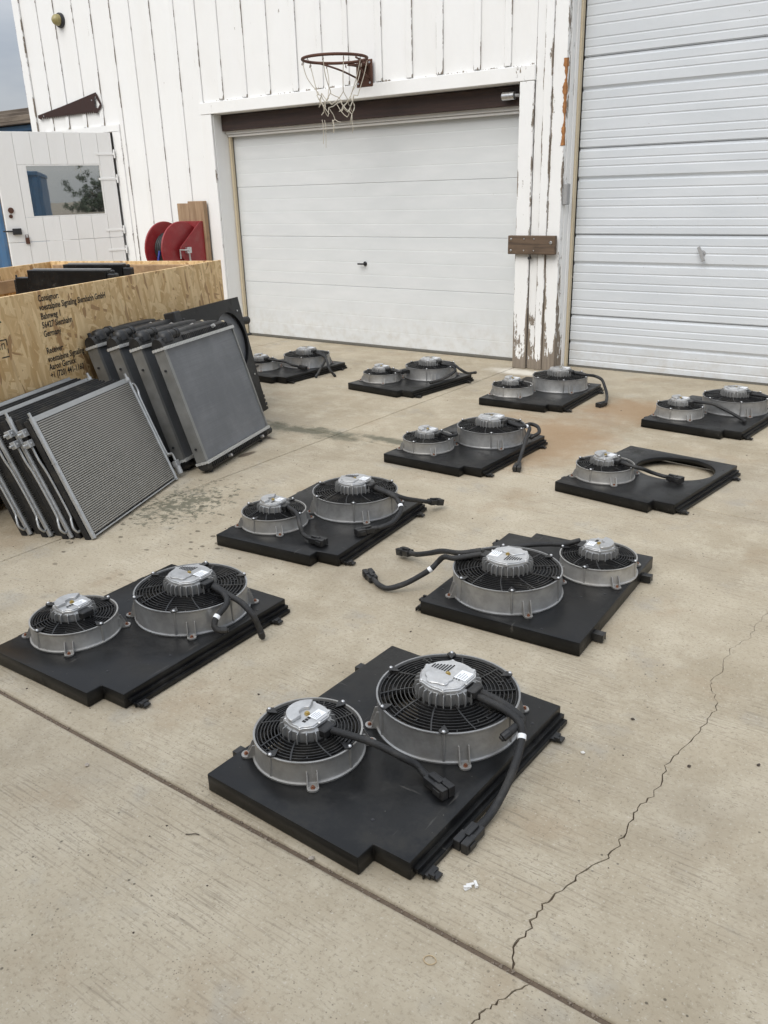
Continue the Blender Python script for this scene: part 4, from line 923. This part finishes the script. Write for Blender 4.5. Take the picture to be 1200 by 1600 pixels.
def add_fan(root, F_, D, which):
    cx, cy = F_['c'][0], -F_['c'][1]
    ring = link('fan_ring', D['ring'], root, loc=(cx, cy, ZP)); tag(ring, 'smaller silver fan ring' if which == 's' else 'larger silver fan ring')
    for nm, k in (('grille', 'grille'), ('rotor', 'rotor'), ('motor_housing', 'motor'), ('motor_cover', 'cap'), ('centre_bolt', 'bolt'), ('vent_slots', 'slots'), ('sticker', 'sticker'), ('sticker_print', 'print'), ('cable_gland', 'gland')):
        o_ = link(nm, D[k], ring, bevel=0.003 if k == 'gland' else 0.0012 if k == 'cap' else 0)
        if k == 'slots': o_['kind'] = 'stuff'
    for a in D['tabang']:
        link('grille_clip', D['tab'], ring, rot=(0, 0, a))
        link('screw', D['screw'], ring, loc=((F_['R'] - 0.001) * math.cos(a), (F_['R'] - 0.001) * math.sin(a), F_['h'] + 0.004))
    for k in range(4):
        a = R_(45 + 90 * k); r = F_['R'] + 0.001
        link('mounting_lug', D['lug'], ring, loc=(r * math.cos(a), r * math.sin(a), 0), rot=(0, 0, a - math.pi / 2))
        r = F_['R'] + 0.024; link('rivet', D['rivet'], ring, loc=(r * math.cos(a), r * math.sin(a), 0))
def add_cable(root, which, end, pts, taped=None):
    P = [(u, -v, z) for u, v, z in pts]; clen = 0.055 if end == 'c' else 0.0
    path = smooth_path(P, 14); tail = path[-1]; rad = 0.0098 if which == 's' else 0.0108
    if end == 'c':
        while len(path) > 4 and (path[-1] - tail).length < 0.07: path.pop()
    mb = MB().tube(path, [rad * (1.0 + 0.045 * (i % 2) + 0.03 * math.sin(i * 0.23)) for i in range(len(path))], 10); cb = mb.build('cable', M['sleeve'], root, smooth=60)
    d = ((tail - path[-1]) if end == 'c' else (path[-1] - path[-5])).normalized()
    c = link('connector', SH['conn_' + end], cb, bevel=0.002, loc=path[-1]); c.rotation_euler = d.to_track_quat('Z', 'Y').to_euler()
    if taped:
        i = int(len(path) * taped); d = (path[i + 1] - path[i - 1]).normalized(); t_ = link('tape_band', SH['tape'], cb, loc=path[i]); t_.rotation_euler = d.to_track_quat('Z', 'Y').to_euler()
UNITS = [('A', -1.497, 1.204, 1.542, 'black twin-fan panel nearest the camera, its plug hanging onto the concrete'),
('B', -2.625, 1.254, 1.594, 'black twin-fan panel at the left edge, in front of the leaning condensers'),
('C', -2.721, 2.408, 1.662, 'black twin-fan panel just right of the leaning condensers, plug pointing over its far corner'),
('D', -0.984, 3.211, -1.528, 'black twin-fan panel turned round, two cables reaching out to its left'),
('E', -2.797, 3.821, 1.552, 'dusty black twin-fan panel in the middle, flat cable strap drooping off its right side'),
('F', -1.734, 3.875, 1.449, 'black fan panel with one fan and an empty round hole'),
('G', -1.790, 5.307, 1.478, 'black twin-fan panel cut by the right edge, near the steel door'),
('H', -3.009, 5.315, 1.607, 'black twin-fan panel in front of the peeling post, cable curling to the ground'),
('I', -4.182, 5.255, 1.468, 'black twin-fan panel before the middle of the white overhead door'),
('J', -5.398, 5.129, 1.531, 'black twin-fan panel partly hidden behind the leaning fan shroud')]
for key, x, y, t, lab in UNITS:
    root = empty('cooling_fan_unit', (x, y, 0), (0, 0, t)); tag(root, lab, 'cooling fan', 'cooling fans laid out on the concrete')
    p = link('shroud_plate', SH['plate'], root); sm = p.modifiers.new('thick', 'SOLIDIFY'); sm.thickness = 0.0025; sm.offset = -1
    link('side_rail', SH['rail'], root)
    for u in (0.142, 0.688): link('edge_clip', SH['tab'], root, loc=(u, 0, 0)).scale = (0.72, 0.85, 1)
    for u in (0.10, 0.735): link('edge_clip', SH['clip'], root, loc=(u, -PW - 0.02, 0)).scale = (0.62, 0.62, 1)
    for u, v in ((0.43, 0.055), (0.50, 0.12), (0.70, 0.60), (0.12, 0.47), (0.30, 0.57), (0.80, 0.15)): link('screw', SH['pscrew'], root, loc=(u, -v, ZP - 0.001))
    add_fan(root, FS, SH['s'], 's')
    if key != 'F': add_fan(root, FL, SH['L'], 'L')
    for i, (k, wh, end, pts) in enumerate(CABLES):
        if k == key: add_cable(root, wh, end, pts, TAPED.get(i))

# ------------------------------------------------------------------ radiators
def radiator(label, loc, lean, rz, face_tint=None):
    r = empty('radiator', loc, (R_(-lean), 0, rz)); tag(r, label, 'radiator', 'radiators leaning on the crate')
    W, H, TK, z0 = 0.80, 0.655, 0.068, 0.085
    MB().box(0.024, W - 0.012, 0.008, TK - 0.008, z0, z0 + H).build('core', M['core'], r)
    for x0, x1 in ((0.0, 0.0235), (W - 0.0115, W)):
        MB().box(x0, x0 + 0.002, 0.0, TK, z0, z0 + H).box(x0 + 0.002, x1, 0.0, 0.004, z0, z0 + H).box(x0 + 0.002, x1, TK - 0.004, TK, z0, z0 + H).build('side_plate', M['sideplate'], r)
    for zz_, nm in ((z0 + H, 'crimped_header'), (z0 - 0.016, 'crimped_header')):
        mb = MB().box(-0.006, W + 0.004, -0.006, TK + 0.006, zz_ + 0.0005, zz_ + 0.013)
        k = 0
        while k * 0.016 < W:
            mb.box(k * 0.016 - 0.004, k * 0.016 + 0.006, -0.013, -0.0055, zz_ - 0.002, zz_ + 0.016); k += 1
        for q in range(4): mb.box(-0.0105, -0.0055, 0.004 + q * 0.018, 0.014 + q * 0.018, zz_ - 0.001, zz_ + 0.015)
        mb.build(nm, M['crimp'], r)
    zt = z0 + H + 0.0135
    tk = MB(); nseg = 10
    prof = [(0.0, 0.0), (0.0, 0.022), (0.010, 0.042), (0.026, 0.052), (TK - 0.026, 0.052), (TK - 0.010, 0.042), (TK, 0.022), (TK, 0.0)]
    tk.add([(0.0, y, zt + z) for y, z in prof] + [(0.03, y, zt + z * 1.1) for y, z in prof] + [(W - 0.05, y, zt + z * 0.95) for y, z in prof] + [(W, y, zt + z * 0.4) for y, z in prof],
           [(a * 8 + q, a * 8 + q + 1, a * 8 + 8 + q + 1, a * 8 + 8 + q) for a in range(3) for q in range(7)] + [tuple(range(8)), tuple(range(31, 23, -1))])
    x = 0.22
    while x < W - 0.06: tk.box(x, x + 0.004, -0.004, 0.012, zt, zt + 0.034); x += 0.019
    tank = tk.build('top_tank', M['tankblack'], r, smooth=45)
    ek = MB().lathe([(0.044, 0.0), (0.044, 0.028), (0.040, 0.046), (0.028, 0.060), (0.0001, 0.064)], 20, mat=T((0.095, 0.030, zt + 0.02)))
    ek.tube([(0.095, 0.026, zt + 0.050), (0.165, 0.014, zt + 0.056)], 0.027, 18)
    ek.lathe([(0.022, 0), (0.030, 0), (0.030, 0.007), (0.026, 0.011), (0.026, 0.020), (0.030, 0.024), (0.030, 0.030), (0.022, 0.030)], 20, True, T((0.160, 0.014, zt + 0.056)) @ ryx)
    ek.box(0.03, 0.06, 0.0, 0.05, zt + 0.01, zt + 0.045)
    ek.build('inlet_elbow', M['tankblack'], tank, smooth=50)
    MB().tube([(0.026, TK / 2, zt + 0.02), (0.026, TK / 2, zt + 0.075)], 0.011, 10).build('vent_spigot', M['tankblack'], tank, smooth=50)
    MB().tube(smooth_path([(0.15, 0.045, zt + 0.045), (0.40, 0.045, zt + 0.052), (0.68, 0.042, zt + 0.045)], 4), [0.026] * 8 + [0.020], 12).build('bleed_pipe', M['tankblack'], tank, smooth=50)
    MB().lathe([(0.0001, 0.03), (0.012, 0.028), (0.014, 0.012), (0.014, 0.0)], 14, mat=T((W - 0.07, 0.02, zt + 0.018))).build('cap', M['cream'], tank, smooth=50)
    MB().tube([(W - 0.24, 0.0, zt + 0.03), (W - 0.24, -0.02, zt + 0.035)], 0.011, 10).build('drain_plug', M['steel'], tank)
    zb = z0 - 0.0165
    tb = MB().add([(0.0, y, zb - z * 0.7) for y, z in prof] + [(0.03, y, zb - z) for y, z in prof] + [(W - 0.03, y, zb - z) for y, z in prof] + [(W, y, zb - z * 0.7) for y, z in prof],
                  [(a * 8 + q, a * 8 + q + 1, a * 8 + 8 + q + 1, a * 8 + 8 + q) for a in range(3) for q in range(7)] + [tuple(range(8)), tuple(range(31, 23, -1))])
    x = 0.05
    while x < W - 0.04: tb.box(x, x + 0.004, -0.004, 0.012, zb - 0.034, zb); x += 0.021
    bt = tb.build('bottom_tank', M['tankblack'], r, smooth=45)
    MB().tube([(0.06, TK / 2, zb - 0.045), (0.06, TK / 2, zb - 0.070)], 0.012, 10).tube([(W - 0.10, TK / 2, zb - 0.045), (W - 0.10, TK / 2, zb - 0.070)], 0.012, 10).build('locating_peg', M['tankblack'], bt)
    MB().tube([(W - 0.05, TK / 2, zb - 0.02), (W + 0.035, TK / 2 - 0.01, zb - 0.02)], 0.024, 14).build('outlet', M['tankblack'], bt, smooth=50)
    for xx in (0.24, W - 0.14): MB().tube([(xx, 0.0, zb - 0.024), (xx, -0.022, zb - 0.024)], 0.009, 10).build('drain_plug', M['steel'], bt)
    MB().disc(0.007, 0, 0.006, 8, T((-0.001, TK * 0.55, z0 + H * 0.83)) @ ry).disc(0.007, 0, 0.006, 8, T((-0.001, TK * 0.55, z0 + H * 0.12)) @ ry).build('side_bolt', M['darkmetal'], r)
    return r
er = Vector((-0.294, 0.956, 0)); nb = Vector((-0.956, -0.294, 0)); rz = math.atan2(0.956, -0.294)
base = Vector((-3.506, 3.118, 0.0)); 
RL = ['grey-cored radiator at the front of the row leaning on the crate', 'radiator second from the front of the row, blotched silver side plate', 'radiator third from the front of the row, only its left side showing', 'rearmost radiator of the row, resting against the strand-board crate']
for k in range(4):
    p = base + nb * (0.147 * k); rad = radiator(RL[k], (p.x, p.y, 0.002), 17.0, rz)

# shroud with its round opening leaning at the far end of the crate
ls = empty('fan_shroud', (-4.30, 4.43, 0.0), (R_(-11.5), 0, rz)); tag(ls, 'black fan shroud with a round opening leaning on the far end of the crate', 'shroud')
SWd, SHt = 0.78, 0.83
bm = bmesh.new(); ed = []
out = [(0, 0), (0, SHt), (-SWd, SHt), (-SWd, 0.0)]
ov = [bm.verts.new((x, 0, z)) for x, z in out]; ed += [bm.edges.new((ov[k], ov[(k + 1) % 4])) for k in range(4)]
cx, cz, rr_ = -0.225, 0.545, 0.205
hv = [bm.verts.new((cx + rr_ * math.cos(2 * math.pi * k / 48), 0, cz + rr_ * math.sin(2 * math.pi * k / 48))) for k in range(48)]
he = [bm.edges.new((hv[k], hv[(k + 1) % 48])) for k in range(48)]; ed += he
bmesh.ops.triangle_fill(bm, use_beauty=True, edges=ed)
for lp, dy in ((ed[:4], 0.11), (he, 0.022)):
    ex = bmesh.ops.extrude_edge_only(bm, edges=lp)
    for v in ex['geom']:
        if isinstance(v, bmesh.types.BMVert): v.co.y = dy
bmesh.ops.recalc_face_normals(bm, faces=bm.faces)
me = bpy.data.meshes.new('shroud_plate'); bm.to_mesh(me); bm.free(); me.materials.append(M['shroud']); me.shade_smooth(); me.set_sharp_from_angle(angle=R_(35))
o = link('shroud_plate', me, ls); sm = o.modifiers.new('thick', 'SOLIDIFY'); sm.thickness = 0.003; sm.offset = 0
MB().box(-SWd + 0.02, -0.006, 0.028, 0.20, 0.03, SHt - 0.03).build('core', M['core'], ls)
MB().tube([(0.002, 0.035, SHt - 0.17), (0.09, 0.02, SHt - 0.175)], 0.028, 16).tube([(0.002, 0.03, SHt - 0.27), (0.09, 0.02, SHt - 0.275)], 0.009, 8).tube([(0.002, 0.03, 0.32), (0.07, 0.02, 0.32)], 0.009, 8).build('hose_stub', M['plastic'], ls, smooth=50)
tkb = MB().box(-SWd - 0.08, -SWd + 0.0, -0.01, 0.07, 0.02, SHt + 0.01)
for q in range(18): tkb.box(-SWd + 0.001, -SWd + 0.022, -0.016, 0.0, 0.05 + q * 0.042, 0.075 + q * 0.042)
tkb.build('side_tank', M['tankblack'], ls, bevel=0.006)
ft = MB()
for q in range(5): ft.box(0.004, 0.03 - 0.004 * q + 0.008 * (q % 2), 0.004, 0.05, 0.0 + 0.03 * q, 0.022 + 0.03 * q)
ft.build('foot_clip', M['plastic'], ls)
for x, z in ((-0.06, 0.74), (-0.45, 0.70), (-0.40, 0.71), (-0.05, 0.28), (-0.48, 0.62)): MB().disc(0.006, 0, 0.005, 8, T((x, -0.0015, z)) @ rx).build('rivet', M['steel'], ls)

# ------------------------------------------------------------------ condensers
CW, CHh = 0.865, 0.632; caz = math.atan2(0.793, -0.335)
nbc = Vector((-math.sin(caz), math.cos(caz), 0))
def make_condenser():
    D = []
    tb = MB(); z = 0.035; n = 54
    for k in range(n):
        zz_ = 0.03 + (CHh - 0.075) * k / (n - 1); tb.box(0.012, CW - 0.012, 0.001, 0.019, zz_ - 0.0025, zz_ + 0.0025)
    D.append(('tube_bank', tb.mesh('tube_bank', M['alufin']), 0)); D.append(('fin_pack', MB().box(0.014, CW - 0.014, 0.0045, 0.0165, 0.022, CHh - 0.04).mesh('fin_pack', M['fin']), 0))
    for x in (0.0, CW):
        hb = MB().tube([(x, 0.01, 0.004), (x, 0.01, CHh - 0.012)], 0.0125, 14); hb.tube([(x, 0.01, CHh * 0.62), (x, 0.01, CHh * 0.63)], 0.0145, 14)
        hb.tube([(x, 0.01, CHh - 0.012), (x, 0.01, CHh + 0.012)], 0.007, 10); D.append(('header_tube', hb.mesh('header_tube', M['alu'], 50), 0))
    D.append(('frame_bar', MB().box(0.0, CW, -0.002, 0.0215, CHh - 0.037, CHh - 0.034).box(0.0, CW, -0.002, 0.0, CHh - 0.034, CHh - 0.026).box(0.0, CW, 0.0195, 0.0215, CHh - 0.034, CHh - 0.012).mesh('frame_bar', M['alu']), 0))
    D.append(('frame_bar', MB().box(0.005, CW - 0.005, -0.002, 0.0215, 0.010, 0.016).mesh('frame_bar', M['alu']), 0))
    bk = MB()
    for q in range(2):
        zq = CHh - 0.10 - q * 0.052; bk.box(-0.062, -0.026, -0.006, 0.022, zq, zq + 0.034).disc(0.006, 0.0, 0.004, 10, T((-0.046, -0.006, zq + 0.017)) @ rx).tube([(-0.062, 0.008, zq + 0.017), (-0.085, 0.008, zq + 0.017)], 0.007, 8)
    D.append(('fitting_block', bk.mesh('fitting_block', M['alu']), 0.002))
    D.append(('line', MB().tube(smooth_path([(-0.036, 0.008, CHh - 0.155), (-0.036, 0.008, CHh - 0.22), (-0.026, 0.008, CHh - 0.30), (-0.024, 0.008, 0.14), (-0.036, 0.008, 0.10), (-0.046, 0.008, 0.065), (-0.030, 0.008, 0.040), (-0.012, 0.008, 0.040)], 6), 0.0056, 10).mesh('line', M['alu'], 60), 0))
    D.append(('line', MB().tube(smooth_path([(CW + 0.010, 0.008, CHh - 0.055), (CW + 0.032, 0.006, CHh - 0.06), (CW + 0.036, 0.004, CHh - 0.10), (CW + 0.022, 0.004, CHh - 0.16), (CW + 0.020, 0.004, 0.18), (CW + 0.034, 0.002, 0.15), (CW + 0.062, 0.0, 0.14), (CW + 0.066, 0.0, 0.10)], 6), 0.0065, 10).mesh('line', M['alu'], 60), 0))
    D.append(('fitting_block', MB().box(CW + 0.040, CW + 0.082, -0.012, 0.016, 0.066, 0.098).tube([(CW + 0.06, 0.002, 0.066), (CW + 0.058, 0.002, 0.02)], 0.018, 14).mesh('fitting_block', M['alu']), 0.002))
    tr = MB().box(-0.012, CW - 0.012, 0.0235, 0.052, -0.006, CHh - 0.018).box(0.01, CW - 0.03, 0.028, 0.048, CHh - 0.018, CHh - 0.010)
    D.append(('backing_tray', tr.mesh('backing_tray', M['tray']), 0.003))
    return D
CDs = make_condenser()
cb_ = Vector((-3.262, 2.152, 0.0))
CLb = ['front condenser of the stack, its full tube face towards the camera', 'second condenser in the leaning stack, only its left edge showing', 'third condenser from the front of the leaning stack', 'fourth condenser from the front of the leaning stack', 'fifth condenser from the front, its top frame a bright silver strip', 'sixth condenser from the front, next to last in the stack', 'rearmost condenser of the stack, against the crate']
HAVE = [(0, 1, 2, 3, 4, 5, 8, 9, 10), (0, 1, 6, 7, 10), (0, 1, 2, 6, 7, 10), (0, 1, 10), (0, 1, 2, 3, 4, 5, 7, 10), (0, 1, 10), (0, 1, 2, 4, 6, 7, 10)]
for k in range(7):
    p = cb_ + nbc * (0.0565 * k) + Vector((math.cos(caz), math.sin(caz), 0)) * (0, 0.012, -0.008, 0.025, -0.004, 0.03, 0.0)[k]
    c = empty('condenser', (p.x, p.y, 0.006), (R_(-21.0), 0, caz)); tag(c, CLb[k], 'condenser', 'condensers leaning in a stack')
    for q, (nm, me, bv) in enumerate(CDs):
        if q in HAVE[k]: link(nm, me, c, bevel=bv)

# shrouds standing in the crate
def crate_shroud(label, x, y0, wdt, top, ring):
    s = empty('fan_shroud', (0, 0, 0)); s.parent = None
    s.matrix_world = T((-4.749, 4.531, 0)) @ RZ(CA) @ T((x, y0, 0.12)) @ RZ(R_(90))
    tag(s, label, 'shroud', 'fan shrouds stored in the crate')
    h = top - 0.12
    MB().box(0.06, wdt - 0.10, 0.0, 0.06, 0.0, h).box(wdt - 0.10, wdt, 0.0, 0.06, 0.0, h - 0.045).build('shroud_box', M['shroud'], s, bevel=0.004)
    MB().box(0.0, 0.058, 0.006, 0.054, 0.0, h - 0.02).tube([(0.03, 0.03, h - 0.022), (0.03, 0.03, h + 0.0)], 0.016).build('side_tank', M['tankblack'], s, bevel=0.006)
    MB().box(0.06, wdt - 0.11, -0.003, 0.012, h + 0.001, h + 0.006).build('edge_strip', M['alu'], s)
    MB().box(wdt + 0.001, wdt + 0.02, 0.008, 0.05, h - 0.30, h - 0.06).tube([(wdt + 0.01, 0.03, h - 0.06), (wdt + 0.01, 0.03, h - 0.03)], 0.007).build('latch_block', M['plastic'], s, bevel=0.004)
    if ring:
        r = 0.16; MB().lathe([(r - 0.004, 0), (r + 0.002, 0), (r + 0.002, 0.02), (r - 0.004, 0.02)], 48, True, T((wdt * 0.46, 0.0, h - r - 0.02)) @ rx).build('fan_ring', M['castlight'], s, smooth=40)
        MB().disc(r - 0.006, 0.001, 0.008, 40, T((wdt * 0.46, 0.0, h - r - 0.02)) @ rx).build('guard', M['grille'], s)
crate_shroud('black shroud standing in the crate, nearer one with a silver ring', -1.21, 0.03, 0.74, 1.09, True)
crate_shroud('black shroud standing in the crate behind the silver-ringed one', -0.80, 0.20, 0.62, 1.09, False)

# ------------------------------------------------------------------ blue container behind the barn corner
bc = empty('storage_container', (-11.2, 7.9, 0)); tag(bc, 'faded blue corrugated container with old boards on top, behind the barn corner', 'container')
mb = MB(); x = -6.0; y = 0.0; prof = []
while x < 0.0: prof += [(x, 0.0), (x + 0.12, 0.0), (x + 0.16, 0.035), (x + 0.24, 0.035)]; x += 0.28
p = len(prof); mb.add([(a, b, 0.16) for a, b in prof] + [(a, b, 2.44) for a, b in prof], [(k, k + 1, k + 1 + p, k + p) for k in range(p - 1)])
mb.build('corrugated_wall', M['blue'], bc)
MB().box(-6.0, 0.05, -0.03, 0.06, 0.0, 0.158).box(-6.0, 0.05, -0.03, 0.06, 2.442, 2.52).box(0.0, 0.06, -0.02, 2.4, 0.16, 2.36).box(-6.05, 0.05, 0.062, 2.4, 2.46, 2.515).box(-6.0, 0.0, 2.3, 2.4, 0.0, 2.36).build('frame', M['blue'], bc, bevel=0.01)
for x0 in (-1.62, -3.2): MB().box(x0, x0 + 0.13, -0.16, -0.035, 0.0, 2.46).build('timber_post', M['oldboard'], bc, bevel=0.01)
for k in range(3):
    MB().box(-5.0 + 0.03 * k, -0.1 + 0.05 * k, -0.12 + k * 0.12, -0.06 + k * 0.12, 2.565 + k * 0.05, 2.64 + k * 0.06).build('roof_board', M['oldboard'], bc, bevel=0.006)
MB().box(-5.0, 0.0, -0.14, 2.3, 2.53, 2.563).build('roof_sheet', M['oldboard'], bc)

# ------------------------------------------------------------------ small things on the ground
def stone(name, x, y, r, mat, label, cat):
    mb = MB(); q = random.Random(int(x * 1000) ^ int(y * 777)); pebble(mb, 0, 0, r * 0.45, r, q)
    o = mb.build(name, mat, None, bevel=r * 0.12); o.location = (x, y, 0.0); return tag(o, label, cat)
stone('stone', -1.864, 1.084, 0.009, M['stone'], 'pale pebble alone on the near slab at the left', 'stone')
stone('stone', -1.105, 1.168, 0.009, M['stone'], 'small pale pebble in the joint below the nearest fan panel', 'stone')
stone('stone', -0.728, 1.905, 0.009, M['whitechip'], 'whitish pebble right of the nearest fan panel', 'stone')
stone('stone', -0.671, 2.137, 0.007, M['grit'], 'dark pebble further right of the nearest fan panel', 'stone')
stone('stone', -0.466, 2.011, 0.007, M['grit'], 'dark pebble just right of the long crack', 'stone')
stone('stone', -0.311, 2.118, 0.007, M['grit'], 'dark pebble by the right edge of the picture', 'stone')
mb = MB(); q = random.Random(4)
for k in range(6): mb.box(-0.009, 0.009, -0.003, 0.003, 0, 0.0022, T((q.uniform(-.008, .008), q.uniform(-.012, .012), 0.0004 + 0.0012 * k)) @ RZ(q.uniform(0, 3)))
o = mb.build('paint_chips', M['whitechip']); o.location = (-0.743, 1.309, 0); tag(o, 'little heap of white paint chips below the hanging plug', 'paint chips')
o = MB().tube([(0.013 * math.cos(a) * (1 + 0.1 * math.sin(2 * a)), 0.011 * math.sin(a), 0.0018) for a in [2 * math.pi * k / 28 for k in range(28)]], 0.0011, 6, closed=True).build('rubber_band', M['band'], None, smooth=60)
o.location = (-0.715, 1.089, 0); tag(o, 'tan rubber band on the near slab', 'rubber band')
o = MB().tube(smooth_path([(-0.014, -0.008, 0.002), (-0.002, -0.002, 0.004), (0.006, 0.006, 0.003), (0.016, 0.010, 0.002)], 3), 0.0013, 5).build('twig', M['grit']); o.location = (-1.407, 1.062, 0); tag(o, 'tiny dark twig on the near slab', 'twig')

# ------------------------------------------------------------------ beyond the right edge, seen only mirrored in the door pane
c2 = empty('storage_container', (11.0, 2.3, 0)); tag(c2, 'blue container across the yard, mirrored at the left of the door pane', 'container')
mb = MB(); x = 0.0; prof = []
while x < 2.3: prof += [(0.0, x), (0.0, x + 0.12), (0.035, x + 0.16), (0.035, x + 0.24)]; x += 0.28
p = len(prof); mb.add([(a, b, 0.16) for a, b in prof] + [(a, b, 2.2) for a, b in prof], [(k, k + 1, k + 1 + p, k + p) for k in range(p - 1)])
mb.build('corrugated_wall', M['blue'], c2)
MB().box(-0.04, 6.0, -0.1, 2.42, 2.21, 2.34).box(-0.04, 6.0, -0.1, 2.42, 0.0, 0.158).box(0.1, 6.0, -0.05, 2.38, 0.16, 2.208).build('frame', M['blue'], c2, bevel=0.01)
tr = empty('tree', (91, 6.6, 0)); tag(tr, 'dark leafy tree mirrored at the right of the door pane', 'tree')
MB().tube([(0, 0, -0.03), (0.05, 0.02, 0.9), (0, 0.1, 2.2)], [0.2, 0.15, 0.08], 8).tube([(0.03, 0.05, 1.2), (0.7, 0.5, 2.2)], [0.1, 0.04], 6).tube([(0.03, 0.05, 1.4), (-0.3, -0.9, 2.3)], [0.1, 0.04], 6).build('trunk', M['bark'], tr)
lf = MB(); q = random.Random(21); cl = [(q.gauss(0, 0.9), q.gauss(0.3, 1.5), abs(q.gauss(0.3, 1.7))) for k in range(110)]
for cx_, cy_, cz_ in cl:
    for k in range(60):
        a, b, r = q.uniform(0, 6.28), q.uniform(-1.4, 1.4), q.uniform(0.1, 0.55); u = Vector((q.gauss(0, 1), q.gauss(0, 1), q.gauss(0, 1))).normalized(); v_ = u.orthogonal().normalized(); l_ = q.uniform(0.09, 0.17)
        c_ = Vector((cx_ + r * math.cos(a) * math.cos(b), cy_ + r * math.sin(a) * math.cos(b), cz_ + r * math.sin(b) * 0.8)); lf.add([tuple(c_ - u * l_), tuple(c_ + v_ * l_ * 0.5), tuple(c_ + u * l_), tuple(c_ - v_ * l_ * 0.5)], [(0, 1, 2, 3)])
me = bpy.data.meshes.new('crown'); me.from_pydata(lf.v, [], lf.f); me.materials.append(M['leaf']); link('crown', me, tr)

# ------------------------------------------------------------------ added unseen building behind the camera, put there to shade the near concrete
ws = empty('shade_building', (-2.0, -3.2, 0)); tag(ws, 'added grey metal building behind the camera, unseen, shading the near concrete', 'shade_building')
mb = MB(); x = -9.0; prof = []
while x < 9.0: prof += [(x, 0.0), (x + 0.16, 0.0), (x + 0.19, 0.03), (x + 0.25, 0.03)]; x += 0.28
p = len(prof); mb.add([(a, b, 0.0) for a, b in prof] + [(a, b, 4.0) for a, b in prof], [(k, k + p, k + 1 + p, k + 1) for k in range(p - 1)])
mb.box(-9.0, 9.0, -8.0, -0.01, 0.0, 3.99); mb.build('wall', M['greybox'], ws)
MB().add([(-9.3, 0.45, 3.98), (9.3, 0.45, 3.98), (9.3, -4.0, 5.2), (-9.3, -4.0, 5.2), (-9.3, -8.4, 3.98), (9.3, -8.4, 3.98), (-9.3, 0.45, 4.08), (9.3, 0.45, 4.08), (9.3, -4.0, 5.3), (-9.3, -4.0, 5.3), (-9.3, -8.4, 4.08), (9.3, -8.4, 4.08)],
         [(0, 1, 2, 3), (3, 2, 5, 4), (6, 9, 8, 7), (9, 10, 11, 8), (0, 6, 7, 1), (4, 5, 11, 10), (0, 3, 9, 6), (3, 4, 10, 9), (1, 7, 8, 2), (2, 8, 11, 5)]).build('roof', M['darkmetal'], ws)
for x0 in (-5.5, 2.0): MB().box(x0, x0 + 3.4, 0.031, 0.06, 0.0, 3.0).build('overhead_door', M['greybox'], ws)
